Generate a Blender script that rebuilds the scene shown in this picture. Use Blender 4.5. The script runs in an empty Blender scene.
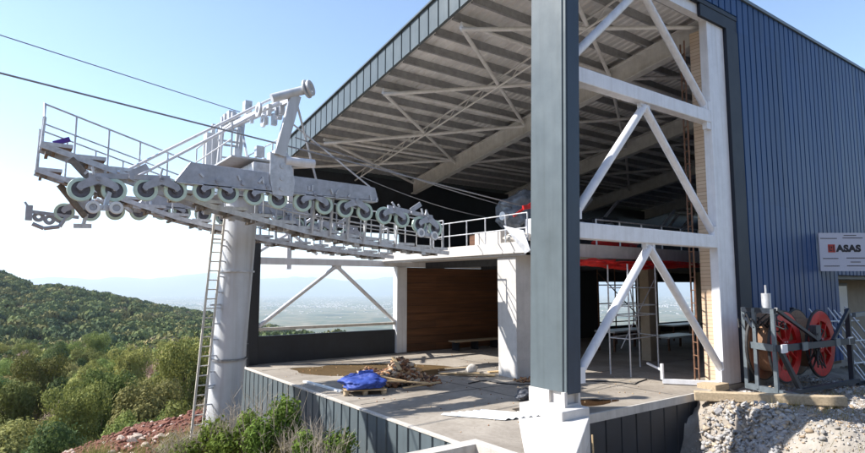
import bpy, math, random
import numpy as np
from mathutils import Vector, Matrix, noise as mnoise
random.seed(7); rng=np.random.default_rng(7)
S=bpy.context.scene; COL=S.collection
R=math.radians
# ------------------------------------------------------------------ materials
def lin(c): return tuple(c)+(1.0,) if len(c)==3 else tuple(c)
def mat(name,col,rough=.6,metal=0.,var=.12,scale=3.,bump=0.,bscale=40.,spec=.5,col2=None,mix=.5,coord='Object',stretch=None,objvar=0.,rvar=0.08,streak=0.,transl=0.):
    m=bpy.data.materials.new(name); m.use_nodes=True; nt=m.node_tree; N=nt.nodes; L=nt.links
    b=N['Principled BSDF']; b.inputs['Roughness'].default_value=rough; b.inputs['Metallic'].default_value=metal
    b.inputs['Specular IOR Level'].default_value=spec
    tc=N.new('ShaderNodeTexCoord'); src=tc.outputs[coord]
    if stretch:
        mp=N.new('ShaderNodeMapping'); mp.inputs['Scale'].default_value=stretch; L.new(src,mp.inputs['Vector']); src=mp.outputs[0]
    n=N.new('ShaderNodeTexNoise'); n.inputs['Scale'].default_value=scale; n.inputs['Detail'].default_value=8; n.inputs['Roughness'].default_value=.65
    L.new(src,n.inputs['Vector'])
    ramp=N.new('ShaderNodeValToRGB'); cr=ramp.color_ramp
    c2=col2 if col2 else tuple(min(1,x*(1+var)) for x in col)
    c1=tuple(x*(1-var) for x in col)
    cr.elements[0].color=lin(c1); cr.elements[1].color=lin(c2); cr.elements[0].position=.5-mix*.36; cr.elements[1].position=.5+mix*.36
    L.new(n.outputs['Fac'],ramp.inputs['Fac']); out=ramp.outputs['Color']
    if streak>0:
        mp=N.new('ShaderNodeMapping'); mp.inputs['Scale'].default_value=(7,7,.35); L.new(tc.outputs['Object'],mp.inputs['Vector'])
        n3=N.new('ShaderNodeTexNoise'); n3.inputs['Scale'].default_value=1.; n3.inputs['Detail'].default_value=6; L.new(mp.outputs[0],n3.inputs['Vector'])
        r3=N.new('ShaderNodeMapRange'); r3.inputs['From Min'].default_value=.45; r3.inputs['From Max'].default_value=.75; r3.inputs['To Max'].default_value=streak; L.new(n3.outputs['Fac'],r3.inputs['Value'])
        mx=N.new('ShaderNodeMixRGB'); mx.blend_type='MULTIPLY'; mx.inputs[2].default_value=(.45,.4,.34,1); L.new(r3.outputs[0],mx.inputs[0]); L.new(out,mx.inputs[1]); out=mx.outputs[0]
    if objvar>0:
        oi=N.new('ShaderNodeObjectInfo'); hs=N.new('ShaderNodeHueSaturation')
        mr=N.new('ShaderNodeMapRange'); mr.inputs['To Min'].default_value=1-objvar; mr.inputs['To Max'].default_value=1+objvar; L.new(oi.outputs['Random'],mr.inputs['Value'])
        mh=N.new('ShaderNodeMapRange'); mh.inputs['To Min'].default_value=.5-objvar*.09; mh.inputs['To Max'].default_value=.5+objvar*.06
        ml=N.new('ShaderNodeMath'); ml.operation='MULTIPLY'; ml.inputs[1].default_value=7.31; L.new(oi.outputs['Random'],ml.inputs[0])
        fr=N.new('ShaderNodeMath'); fr.operation='FRACT'; L.new(ml.outputs[0],fr.inputs[0]); L.new(fr.outputs[0],mh.inputs['Value'])
        L.new(mr.outputs[0],hs.inputs['Value']); L.new(mh.outputs[0],hs.inputs['Hue']); L.new(out,hs.inputs['Color']); out=hs.outputs[0]
    L.new(out,b.inputs['Base Color'])
    if rvar:
        r2=N.new('ShaderNodeMapRange'); r2.inputs['To Min'].default_value=max(.03,rough-rvar*1.5); r2.inputs['To Max'].default_value=min(1,rough+rvar*1.5); L.new(n.outputs['Fac'],r2.inputs['Value']); L.new(r2.outputs[0],b.inputs['Roughness'])
    if bump>0:
        n2=N.new('ShaderNodeTexNoise'); n2.inputs['Scale'].default_value=bscale; n2.inputs['Detail'].default_value=6; L.new(src,n2.inputs['Vector'])
        bp=N.new('ShaderNodeBump'); bp.inputs['Strength'].default_value=bump; bp.inputs['Distance'].default_value=.03; L.new(n2.outputs['Fac'],bp.inputs['Height']); L.new(bp.outputs[0],b.inputs['Normal'])
    if transl>0:
        tr=N.new('ShaderNodeBsdfTranslucent'); L.new(out,tr.inputs['Color']); ms=N.new('ShaderNodeMixShader'); ms.inputs[0].default_value=transl
        o=N['Material Output']; L.new(b.outputs[0],ms.inputs[1]); L.new(tr.outputs[0],ms.inputs[2]); L.new(ms.outputs[0],o.inputs['Surface'])
    return m
M={}
M['white']=mat('white_steel',(.72,.73,.77),.42,0,.08,2.,.05,60,streak=.25)
M['cream']=mat('cream_steel',(.66,.62,.55),.5,0,.12,3.,.05,60,streak=.3)
M['galv']=mat('galvanised_steel',(.56,.58,.62),.42,.35,.22,6.,.05,50,streak=.2)
M['galvd']=mat('galvanised_beam',(.40,.42,.475),.4,.3,.18,5.,.04,50,streak=.2)
M['shaft']=mat('galvanised_shaft',(.56,.58,.61),.45,.15,.07,1.2,.03,30,streak=.35)
M['grate']=mat('dirty_grating',(.20,.175,.15),.7,.2,.3,9.,.3,70)
M['slate']=mat('slate_cladding',(.10,.124,.138),.36,0,.10,1.2,.02,8,streak=.2,spec=.35)
M['bluec']=mat('blue_slate_cladding',(.015,.054,.165),.42,0,.22,1.,.02,6,streak=.12,stretch=(2.2,1,.07),spec=.18)
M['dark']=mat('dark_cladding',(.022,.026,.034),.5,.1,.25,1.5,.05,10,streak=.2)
M['trim']=mat('navy_trim',(.008,.013,.026),.6,0,.2,2.)
M['conc']=mat('cast_concrete',(.50,.47,.43),.85,0,.14,1.6,.25,30,streak=.35)
M['concl']=mat('pale_concrete',(.55,.53,.51),.8,0,.12,1.8,.2,30,streak=.2)
M['roofu']=mat('roof_sheet',(.80,.80,.80),.5,.2,.15,1.2)
M['purl']=mat('purlin_steel',(.33,.335,.35),.5,.25,.2,4.)
M['raft']=mat('rafter_steel',(.66,.66,.66),.55,0,.15,2.,.05,30,streak=.2)
M['tube']=mat('brace_tube',(.76,.76,.77),.5,0,.12,3.)
M['red']=mat('red_paint',(.46,.012,.012),.4,0,.3,6.,.05,60)
M['redcloth']=mat('red_sheet',(.62,.02,.015),.6,0,.25,4.,.3,12)
M['ply']=mat('reel_cable',(.24,.135,.075),.7,0,.3,5.,.4,60,stretch=(1,9,1))
M['mint']=mat('mint_rubber',(.55,.70,.62),.6,0,.1,8.)
M['hub']=mat('sheave_hub',(.13,.13,.16),.45,.4,.3,10.)
M['black']=mat('black_rubber',(.02,.02,.022),.7,0,.3,6.)
M['rust']=mat('rusty_steel',(.17,.09,.055),.75,.1,.4,9.,.2,60)
M['blue']=mat('blue_tarp',(.025,.06,.30),.62,0,.25,3.,.6,7)
M['plank']=mat('raw_plank',(.50,.36,.20),.75,0,.25,4.,.15,60,stretch=(.4,5,5))
M['timber']=mat('timber_beam',(.42,.33,.22),.8,0,.25,3.,.2,60,stretch=(1,6,6))
M['bark']=mat('tree_bark',(.13,.105,.08),.9,0,.3,5.,.4,20)
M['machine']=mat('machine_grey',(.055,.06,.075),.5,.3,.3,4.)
M['plastic']=mat('plastic_wrap',(.12,.14,.17),.22,0,.4,4.,.6,9)
M['sheet']=mat('pale_sheet',(.72,.74,.76),.35,.1,.08,2.,.1,10)
M['beige']=mat('beige_render',(.30,.25,.19),.85,0,.15,2.,.1,30)
M['window']=mat('bright_glass',(.55,.62,.70),.08,0,.05,1.)
M['cable']=mat('steel_cable',(.27,.28,.31),.5,.5,.2,20.)
M['purple']=mat('purple_cloth',(.09,.04,.30),.7)
M['twig']=mat('dry_twig',(.36,.31,.25),.9,0,.25,5.)
def leafm(n,c,c2,ov=.42): return mat(n,c,.75,0,.25,.5,0,spec=.15,col2=c2,objvar=ov,transl=.28,rvar=0)
M['leaf_g']=leafm('leaves_green',(0.160,0.198,0.054),(0.243,0.275,0.083))
M['leaf_d']=leafm('leaves_dark',(0.074,0.125,0.046),(0.133,0.192,0.067))
M['leaf_o']=leafm('leaves_olive',(0.250,0.259,0.083),(0.383,0.358,0.133))
M['leaf_y']=leafm('leaves_autumn',(0.399,0.283,0.125),(0.516,0.399,0.183))
M['leaf_b']=leafm('leaves_brown',(0.333,0.250,0.183),(0.449,0.349,0.266))
M['leaf_bush']=leafm('bush_leaves',(.10,.17,.025),(.20,.27,.05),.15)
def wood_mat():
    m=mat('stained_boards',(.115,.048,.020),.55,0,.45,1.2,.1,40,stretch=(.5,1,9)); return m
M['wood']=wood_mat()
def panelvar(m,ax,pitch,amt,ax2=None,pitch2=1):
    nt=m.node_tree;N=nt.nodes;L=nt.links; b=N['Principled BSDF']; src=b.inputs['Base Color'].links[0].from_socket
    tc=N.new('ShaderNodeNewGeometry'); sp=N.new('ShaderNodeSeparateXYZ'); L.new(tc.outputs['Position'],sp.inputs[0]); cb=N.new('ShaderNodeCombineXYZ')
    for k,(a,p) in enumerate([(ax,pitch)]+([(ax2,pitch2)] if ax2 is not None else [])):
        d=N.new('ShaderNodeMath'); d.operation='DIVIDE'; d.inputs[1].default_value=p; L.new(sp.outputs[a],d.inputs[0]); f=N.new('ShaderNodeMath'); f.operation='FLOOR'; L.new(d.outputs[0],f.inputs[0]); L.new(f.outputs[0],cb.inputs[k])
    wn=N.new('ShaderNodeTexWhiteNoise'); L.new(cb.outputs[0],wn.inputs['Vector']); mr=N.new('ShaderNodeMapRange'); mr.inputs['To Min'].default_value=1-amt; mr.inputs['To Max'].default_value=1+amt; L.new(wn.outputs['Value'],mr.inputs['Value'])
    hs=N.new('ShaderNodeHueSaturation'); L.new(mr.outputs[0],hs.inputs['Value']); L.new(src,hs.inputs['Color']); L.new(hs.outputs[0],b.inputs['Base Color'])
panelvar(M['wood'],2,.365,.2,0,4.3); panelvar(M['bluec'],0,1.245,.10,2,6.1); panelvar(M['roofu'],0,.96,.06,1,6.3)
def brick_mat():
    m=bpy.data.materials.new('pale_brick'); m.use_nodes=True; nt=m.node_tree; b=nt.nodes['Principled BSDF']; b.inputs['Roughness'].default_value=.85
    tc=nt.nodes.new('ShaderNodeTexCoord'); mp=nt.nodes.new('ShaderNodeMapping'); mp.inputs['Rotation'].default_value=(R(90),0,R(90))
    br=nt.nodes.new('ShaderNodeTexBrick'); br.inputs['Scale'].default_value=4; br.inputs['Color1'].default_value=(.60,.47,.34,1); br.inputs['Color2'].default_value=(.52,.38,.27,1); br.inputs['Mortar'].default_value=(.28,.19,.13,1); br.inputs['Mortar Size'].default_value=.03
    nt.links.new(tc.outputs['Object'],mp.inputs[0]); nt.links.new(mp.outputs[0],br.inputs['Vector']); nt.links.new(br.outputs[0],b.inputs['Base Color']); return m
M['brick']=brick_mat()
# ------------------------------------------------------------------ mesh builder
class MB:
    def __init__(s): s.v=[]; s.f=[]; s.sm=[]
    def add(s,vs,fs,smooth=False):
        o=len(s.v); s.v+= [tuple(map(float,p)) for p in vs]; s.f+=[tuple(i+o for i in f) for f in fs]; s.sm+=[smooth]*len(fs); return s
    def box(s,a,b):
        x0,x1=sorted((a[0],b[0]));y0,y1=sorted((a[1],b[1]));z0,z1=sorted((a[2],b[2]))
        return s.add([(x0,y0,z0),(x1,y0,z0),(x1,y1,z0),(x0,y1,z0),(x0,y0,z1),(x1,y0,z1),(x1,y1,z1),(x0,y1,z1)],
          [(3,2,1,0),(4,5,6,7),(0,1,5,4),(1,2,6,5),(2,3,7,6),(3,0,4,7)])
    def bar(s,p,q,w,h,up=(0,0,1)):
        p=Vector(p);q=Vector(q);d=(q-p).normalized();u=Vector(up)
        if abs(d.dot(u))>.98: u=Vector((0,1,0))
        a=d.cross(u).normalized()*(w/2); c=a.cross(d).normalized()*(h/2)
        vs=[p-a-c,p+a-c,p+a+c,p-a+c,q-a-c,q+a-c,q+a+c,q-a+c]
        return s.add(vs,[(0,1,2,3),(7,6,5,4),(4,5,1,0),(5,6,2,1),(6,7,3,2),(7,4,0,3)])
    def tube(s,p,q,r,n=10,r2=None,caps=True):
        p=Vector(p);q=Vector(q);d=(q-p).normalized();r2=r if r2 is None else r2
        u=Vector((0,0,1)) if abs(d.z)<.95 else Vector((1,0,0)); a=d.cross(u).normalized(); c=a.cross(d)
        vs=[p+(a*math.cos(t)+c*math.sin(t))*r for t in [2*math.pi*i/n for i in range(n)]]+[q+(a*math.cos(t)+c*math.sin(t))*r2 for t in [2*math.pi*i/n for i in range(n)]]
        s.add(vs,[(i,i+n,(i+1)%n+n,(i+1)%n) for i in range(n)],True)
        if caps: s.add(vs[:n],[tuple(range(n))]); s.add(vs[n:],[tuple(reversed(range(n)))])
        return s
    def path(s,pts,r,n=8):
        for a,b in zip(pts[:-1],pts[1:]): s.tube(a,b,r,n)
        return s
    def ring(s,c,axis,ro,ri,w,n=28):   # annular ring, axis unit vec
        c=Vector(c);ax=Vector(axis).normalized();u=Vector((0,0,1)) if abs(ax.z)<.9 else Vector((1,0,0));a=ax.cross(u).normalized();b=a.cross(ax)
        prof=[(ri,-w/2),(ro-.012,-w/2),(ro,-w/2+.012),(ro,w/2-.012),(ro-.012,w/2),(ri,w/2)]
        m=len(prof);vs=[]
        for i in range(n):
            t=2*math.pi*i/n; d=a*math.cos(t)+b*math.sin(t)
            for r,h in prof: vs.append(c+d*r+ax*h)
        fs=[]
        for i in range(n):
            j=(i+1)%n
            for k in range(m):
                l=(k+1)%m; fs.append((i*m+k,i*m+l,j*m+l,j*m+k))
        return s.add(vs,fs,False)
    def quad(s,*p): return s.add(p,[tuple(range(len(p)))])
    def prism(s,poly,p0,axis_vec):   # poly list of 3d points extruded by axis_vec
        n=len(poly); a=[Vector(p)+Vector(p0) for p in poly]; b=[p+Vector(axis_vec) for p in a]
        s.add(a+b,[tuple(reversed(range(n))),tuple(range(n,2*n))]+[(i,(i+1)%n,(i+1)%n+n,i+n) for i in range(n)]); return s
    def mesh(s,name,m):
        me=bpy.data.meshes.new(name); me.from_pydata(s.v,[],s.f); me.materials.append(M[m] if isinstance(m,str) else m)
        me.polygons.foreach_set('use_smooth',s.sm); me.validate(); me.update(); return me
    def build(s,name,m,parent=None,bevel=0,fixn=True):
        me=s.mesh(name,m)
        if fixn:
            import bmesh; bm=bmesh.new(); bm.from_mesh(me); bmesh.ops.recalc_face_normals(bm,faces=bm.faces); bm.to_mesh(me); bm.free()
        o=bpy.data.objects.new(name,me); COL.objects.link(o)
        if parent:
            o.parent=parent; o.matrix_parent_inverse=Matrix()
            w=wloc(parent); 
            me.transform(Matrix.Translation(-w)) if any(w) else None
        if bevel:
            md=o.modifiers.new('bevel','BEVEL'); md.width=bevel; md.segments=2; md.limit_method='ANGLE'
        return o
def wloc(o):
    v=Vector(o.location)
    while o.parent: o=o.parent; v+=Vector(o.location)
    return v
def empty(name,label,cat,loc=(0,0,0),group=None):
    o=bpy.data.objects.new(name,None); o.empty_display_size=.3; COL.objects.link(o); o.location=loc
    o['label']=label; o['category']=cat
    if group: o['group']=group
    return o
def tag(o,label,cat,group=None):
    o['label']=label; o['category']=cat
    if group: o['group']=group
    return o
def kind(o,k,label=None):
    o['kind']=k
    if label: o['label']=label
    return o
def copy_tree(o,parent=None):
    c=o.copy(); COL.objects.link(c)
    if parent: c.parent=parent
    for ch in list(o.children): copy_tree(ch,c)
    return c
def np_mesh(name,verts,faces,mats,smooth=False,attrs=None,matidx=None):
    me=bpy.data.meshes.new(name); nv=len(verts); nf=len(faces); k=faces.shape[1]
    me.vertices.add(nv); me.vertices.foreach_set('co',verts.astype(np.float32).ravel())
    me.loops.add(nf*k); me.loops.foreach_set('vertex_index',faces.astype(np.int32).ravel())
    me.polygons.add(nf); me.polygons.foreach_set('loop_start',(np.arange(nf)*k).astype(np.int32)); me.polygons.foreach_set('loop_total',np.full(nf,k,np.int32))
    for m in mats: me.materials.append(m)
    if smooth: me.polygons.foreach_set('use_smooth',np.ones(nf,bool))
    if matidx is not None: me.polygons.foreach_set('material_index',matidx.astype(np.int32))
    me.update(calc_edges=True)
    for n,a in (attrs or {}).items():
        if a.ndim==1:
            at=me.attributes.new(n,'FLOAT','POINT'); at.data.foreach_set('value',a.astype(np.float32))
        else:
            at=me.attributes.new(n,'FLOAT_COLOR','POINT'); at.data.foreach_set('color',a.astype(np.float32).ravel())
    return me
# ------------------------------------------------------------------ camera
F=865*24/36; H=3.2; PITCH=math.atan(58.5/F); PHI=R(54)
fh=Vector((math.cos(PHI),math.sin(PHI),0)); rt=Vector((math.sin(PHI),-math.cos(PHI),0)); zz=Vector((0,0,1))
fw=fh*math.cos(PITCH)+zz*math.sin(PITCH); up=zz*math.cos(PITCH)-fh*math.sin(PITCH)
cd=bpy.data.cameras.new('camera'); cam=bpy.data.objects.new('camera',cd); COL.objects.link(cam)
cd.lens=24; cd.sensor_width=36; cd.clip_end=200000; cd.clip_start=.1
mw=Matrix.Identity(4)
for i in range(3): mw[i][0]=rt[i]; mw[i][1]=up[i]; mw[i][2]=-fw[i]
mw[0][3],mw[1][3],mw[2][3]=0,0,H
cam.matrix_world=mw; S.camera=cam
# ------------------------------------------------------------------ light
A,B=.88,-.60                      # shadow displacement per metre of height
sd=Vector((-A,-B,1)).normalized()
elev=math.asin(sd.z)
sl=bpy.data.lights.new('sun','SUN'); sl.energy=4.6; sl.angle=R(.55); sl.color=(1,.95,.87)
so=bpy.data.objects.new('sun',sl); COL.objects.link(so); so.rotation_euler=sd.to_track_quat('Z','Y').to_euler()
w=bpy.data.worlds.new('World'); S.world=w; w.use_nodes=True; nt=w.node_tree
sk=nt.nodes.new('ShaderNodeTexSky'); sk.sky_type='NISHITA'; sk.sun_disc=False; sk.sun_elevation=elev
sk.sun_rotation=math.atan2(sd.x,sd.y); sk.altitude=500; sk.air_density=1.; sk.dust_density=.6; sk.ozone_density=1.5
bg=nt.nodes['Background']; bg.inputs['Strength'].default_value=.13; nt.links.new(sk.outputs[0],bg.inputs['Color'])
S.view_settings.view_transform='Standard'; S.view_settings.look='None'; S.view_settings.exposure=1.08; S.view_settings.gamma=1
S.cycles.max_bounces=10; S.cycles.diffuse_bounces=5; S.cycles.volume_bounces=1; S.cycles.use_denoising=True
# ------------------------------------------------------------------ terrain
def sstep(a,b,x):
    t=np.clip((x-a)/(b-a),0,1); return t*t*(3-2*t)
def vnoise(x,y,seed=0,octs=4):
    tot=np.zeros_like(x,dtype=float); amp=1.; fr=1.
    for o in range(octs):
        X=x*fr+seed*17.3+o*5.1; Y=y*fr-seed*9.7+o*3.3
        xi=np.floor(X);yi=np.floor(Y);xf=X-xi;yf=Y-yi
        u=xf*xf*(3-2*xf);v=yf*yf*(3-2*yf)
        def h(i,j):
            t=np.sin(i*127.1+j*311.7+seed*3.1)*43758.5453; return t-np.floor(t)
        n=h(xi,yi)*(1-u)*(1-v)+h(xi+1,yi)*u*(1-v)+h(xi,yi+1)*(1-u)*v+h(xi+1,yi+1)*u*v
        tot+=amp*(n-.5)*2; amp*=.5; fr*=2.03
    return tot
PLAIN=-430.
def ds(x,y): return x*fh.x+y*fh.y, x*rt.x+y*rt.y
def height(x,y):
    x=np.asarray(x,float); y=np.asarray(y,float)
    d,s=ds(x,y); r=np.hypot(x,y)
    q=s/np.maximum(d,1)
    # ledge where the tower stands
    led=np.interp(s,[-40,-20,-14.3,-11.3,-9,20],[-9,-5.6,-3.3,-2.15,-1.75,-1.8])
    led=led+.12*vnoise(x*.9,y*.9,1)
    # forest slope below ledge
    val=np.interp(r,[0,23,40,60,100,200,320,450],[-3,-3,-14,-17,-21,-27,-36,-40])+1.2*vnoise(x*.03,y*.03,2)
    edge=23.5+1.2*vnoise(x*.25,y*.25,3)
    z=np.where(r<edge,led,np.minimum(led,val+(3.5*np.exp(-(r-edge)/3.))))
    # hill
    rid=np.interp(q,[-3,-1.2,-.9,-.749,-.688,-.648,-.6,-.54,-.47,-.39,-.30,-.1,2],[30,30,28,17,0,-1,-9,-17,-34,-46,-66,-95,-120])
    hd=np.maximum(d,1)
    t=sstep(330,800,hd); zr=val+(rid-8-val)*t+ (3.*vnoise(x*.008,y*.008,4)+2*vnoise(x*.03,y*.03,5))*t
    z=np.where(hd>330,zr,z)
    fall=sstep(850,4300,hd); z=z*(1-fall)+PLAIN*fall+8*vnoise(x*.003,y*.003,6,3)*fall*(1-sstep(4000,6000,hd))
    # plateau right of and in front of the station (gravel yard)
    xb=16.0+ .35*np.clip(9.69-y,0,6)*-.35+.35*vnoise(x*.6,y*.6,7)
    yard=-.12+.06*vnoise(x*.8,y*.8,8)+.07*vnoise(x*2.6,y*2.6,9,5)
    yard=yard-1.95*(1-sstep(-1.1,.6,x-xb))
    ym=(y<9.75)&(x>6)
    bl=sstep(6,9,x)
    z=np.where(y<9.9, z*(1-bl)+yard*bl, z)
    # platform camera mound (photographer)
    mound=np.exp(-(r/4.2)**2); z=z*(1-mound)+1.5*mound
    # back of the camera : unseen hillside added to cut skylight on the shaded faces
    back=sstep(-2,-12,d); z=z*(1-back)+back*(1.2+np.clip(.5*(-d-10),0,48)+(1.2+1.5*sstep(-20,-60,d))*vnoise(x*.08,y*.08,10))
    # under the building
    inside=(x>7.7)&(y>9.8)&(y<23.5)&(x<52)
    z=np.where(inside,np.minimum(z,-.7),z)
    inb=(x>16)&(x<60)&(y>=9.6)&(y<26); z=np.where(inb,-.7,z)
    # beyond the slab to the north side: keep a narrow shoulder
    z=np.where((x>7)&(y>23.4)&(y<26.5)&(x<56),np.maximum(z,-2.2),z)
    return z
th=[]; a=-math.pi; fa=PHI
while a<math.pi:
    th.append(a+fa); a+= R(.32) if abs(a)<R(46) else R(3)
th=np.array(th); nth=len(th)
rr=np.concatenate([np.linspace(.5,9,14)[:-1],np.linspace(9,32,190)[:-1],np.geomspace(32,45000,240)])
RR,TT=np.meshgrid(rr,th,indexing='ij'); X=RR*np.cos(TT); Y=RR*np.sin(TT); Z=height(X,Y)
nr=len(rr); idx=np.arange(nr*nth).reshape(nr,nth)
a0=idx[:-1,:]; b0=np.roll(a0,-1,axis=1); c0=idx[1:,:]; d0=np.roll(c0,-1,axis=1)
fc=np.stack([a0,c0,d0,b0],-1).reshape(-1,4)
V=np.stack([X,Y,Z],-1).reshape(-1,3)
# centre cap
V=np.vstack([V,[[0,0,1.5]]]); 
dd,ss=ds(V[:,0],V[:,1]); r_=np.hypot(V[:,0],V[:,1])
redm=(sstep(-3,-6.5,ss)*sstep(30,24,r_)*sstep(9,13,r_)*(V[:,1]>8)) 
yardm=(V[:,1]<9.9)*sstep(7,10,V[:,0])*sstep(80,50,r_)
plainm=sstep(1500,4200,dd)
forest=np.maximum(sstep(24,32,r_)*(1-plainm),sstep(-8,-16,dd))  # last term: dark forest colour on the added hill behind the camera
def ground_mat():
    m=bpy.data.materials.new('ground'); m.use_nodes=True; nt=m.node_tree; N=nt.nodes; L=nt.links; b=N['Principled BSDF']; b.inputs['Roughness'].default_value=.95; b.inputs['Specular IOR Level'].default_value=.15
    geo=N.new('ShaderNodeNewGeometry'); P=geo.outputs['Position']
    def noise(sc,det=6,stretch=None,dist=0):
        n=N.new('ShaderNodeTexNoise'); n.inputs['Scale'].default_value=sc; n.inputs['Detail'].default_value=det; n.inputs['Distortion'].default_value=dist; n.inputs['Roughness'].default_value=.62
        if stretch:
            mp=N.new('ShaderNodeMapping'); mp.inputs['Scale'].default_value=stretch; L.new(P,mp.inputs[0]); L.new(mp.outputs[0],n.inputs['Vector'])
        else: L.new(P,n.inputs['Vector'])
        return n
    def ramp(f,*st):
        r=N.new('ShaderNodeValToRGB'); e=r.color_ramp.elements
        while len(e)<len(st): e.new(.5)
        for q,(p,c) in zip(e,st): q.position=p; q.color=lin(c)
        L.new(f,r.inputs[0]); return r.outputs[0]
    def mix(f,a,c):
        x=N.new('ShaderNodeMixRGB'); L.new(f,x.inputs[0]); L.new(a,x.inputs[1]); L.new(c,x.inputs[2]); return x.outputs[0]
    def attr(n):
        x=N.new('ShaderNodeAttribute'); x.attribute_name=n; return x.outputs['Fac']
    dirt=ramp(noise(1.1,10).outputs[0],(.3,(.13,.11,.075)),(.5,(.23,.19,.14)),(.7,(.33,.29,.23)))
    red=ramp(noise(1.6,10).outputs[0],(.3,(.08,.034,.024)),(.52,(.15,.062,.042)),(.62,(.20,.095,.065)),(.75,(.32,.24,.19)))
    yd=ramp(noise(2.4,12).outputs[0],(.28,(.17,.155,.135)),(.5,(.29,.27,.245)),(.72,(.42,.39,.36)))
    yd2=ramp(noise(.45,8).outputs[0],(.35,(.24,.17,.115)),(.6,(.36,.32,.27)))
    mul=N.new('ShaderNodeMixRGB'); mul.blend_type='MIX'; mul.inputs[0].default_value=.45; L.new(yd,mul.inputs[1]); L.new(yd2,mul.inputs[2])
    fo=ramp(noise(.12,8).outputs[0],(.3,(.045,.045,.02)),(.5,(.10,.085,.045)),(.7,(.17,.13,.085)))
    # plain: patchwork of fields
    vo=N.new('ShaderNodeTexVoronoi'); vo.inputs['Scale'].default_value=.0028; mp=N.new('ShaderNodeMapping'); mp.inputs['Scale'].default_value=(1,.7,0); mp.inputs['Rotation'].default_value=(0,0,.5); L.new(P,mp.inputs[0]); L.new(mp.outputs[0],vo.inputs['Vector'])
    fields=ramp(vo.outputs['Color'],(.15,(.02,.045,.02)),(.45,(.04,.07,.03)),(.62,(.09,.095,.045)),(.85,(.17,.145,.09)))
    woods=ramp(noise(.0011,9).outputs[0],(.44,(0,0,0)),(.53,(1,1,1)))
    wcol=ramp(noise(.006,6).outputs[0],(.35,(.022,.04,.022)),(.65,(.06,.085,.04)))
    big=ramp(noise(.0011,9,(1,1,0)).outputs[0],(.36,(.02,.034,.02)),(.46,(.07,.085,.04)),(.52,(.24,.20,.13)),(.58,(.05,.07,.03)),(.66,(.20,.19,.11)),(.74,(.03,.05,.025)))
    pl0=mix(woods,fields,wcol); mxx=N.new('ShaderNodeMixRGB'); mxx.inputs[0].default_value=.6; L.new(pl0,mxx.inputs[1]); L.new(big,mxx.inputs[2]); pl=mxx.outputs[0]
    c=mix(attr('red'),dirt,red); c=mix(attr('yard'),c,mul.outputs[0]); c=mix(attr('forest'),c,fo); c=mix(attr('plain'),c,pl)
    L.new(c,b.inputs['Base Color'])
    bn=noise(9,12); bp=N.new('ShaderNodeBump'); bp.inputs['Strength'].default_value=.7; bp.inputs['Distance'].default_value=.06; L.new(bn.outputs[0],bp.inputs['Height']); L.new(bp.outputs[0],b.inputs['Normal'])
    return m
M['ground']=ground_mat()
me=np_mesh('ground',V,fc,[M['ground']],True,{'red':redm,'yard':yardm,'plain':plainm,'forest':forest})
import bmesh
bm=bmesh.new(); bm.from_mesh(me); bm.verts.ensure_lookup_table()
c=bm.verts[len(V)-1]
for j in range(nth): 
    try: bm.faces.new((c,bm.verts[j],bm.verts[(j+1)%nth]))
    except ValueError: pass
bm.to_mesh(me); bm.free()
g=bpy.data.objects.new('ground',me); COL.objects.link(g); kind(g,'structure')
# far mountains beyond the plain
n=260; ang=np.linspace(R(-60),R(60),n)+PHI; vs=[];rows=8
prof=430+300*vnoise(ang*9,ang*0+2,21,5)
for k in range(rows):
    t=k/(rows-1); rad=25000+t*9000
    zt=PLAIN-20+(prof-PLAIN)*math.sin(t*math.pi/2)**1.2
    vs.append(np.stack([rad*np.cos(ang),rad*np.sin(ang),np.minimum(zt,840)],-1))
vs=np.concatenate(vs); ii=np.arange(rows*n).reshape(rows,n)
fcs=np.stack([ii[:-1,:-1],ii[:-1,1:],ii[1:,1:],ii[1:,:-1]],-1).reshape(-1,4)
hm=mat('mountain',(.06,.075,.05),.95,0,.3,.0005,0,coord='Object',rvar=0)
o=bpy.data.objects.new('hills',np_mesh('hills',vs,fcs,[hm],True)); COL.objects.link(o); kind(o,'structure')
# far towns : thousands of tiny pale blocks
bv=[];bf=[];cnt=0
cube=np.array([[x,y,z] for z in (0,1) for y in (-.5,.5) for x in (-.5,.5)]); cf=np.array([[0,2,3,1],[4,5,7,6],[0,1,5,4],[1,3,7,5],[3,2,6,7],[2,0,4,6]])
for k in range(7000):
    cl=random.random()
    if cl<.6: dist=random.gauss(12500,1500); lat=random.uniform(-.5,.55)
    elif cl<.85: dist=random.gauss(19500,2500); lat=random.uniform(-.8,.55)
    else: dist=random.uniform(7500,24000); lat=random.uniform(-.8,.6)
    if dist<6800: continue
    if mnoise.noise(Vector((lat*14,dist*.0009,2)))+.5*mnoise.noise(Vector((lat*45,dist*.003,7)))<-.02+.3*random.random()-.1: continue
    p=fh*dist+rt*(lat*dist)
    sc=np.array([random.uniform(10,34),random.uniform(10,30),random.uniform(4,13)])
    an=random.random()*3; R2=np.array([[math.cos(an),-math.sin(an),0],[math.sin(an),math.cos(an),0],[0,0,1]])
    bv.append((cube*sc)@R2.T+np.array([p.x,p.y,PLAIN-1])); bf.append(cf+cnt*8); cnt+=1
tm=mat('town_walls',(.62,.56,.52),.8,0,.2,.002,0,rvar=0)
o=bpy.data.objects.new('far_town',np_mesh('far_town',np.vstack(bv),np.vstack(bf),[tm])); COL.objects.link(o); kind(o,'stuff','pale scattered town buildings on the hazy plain far below')
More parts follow.
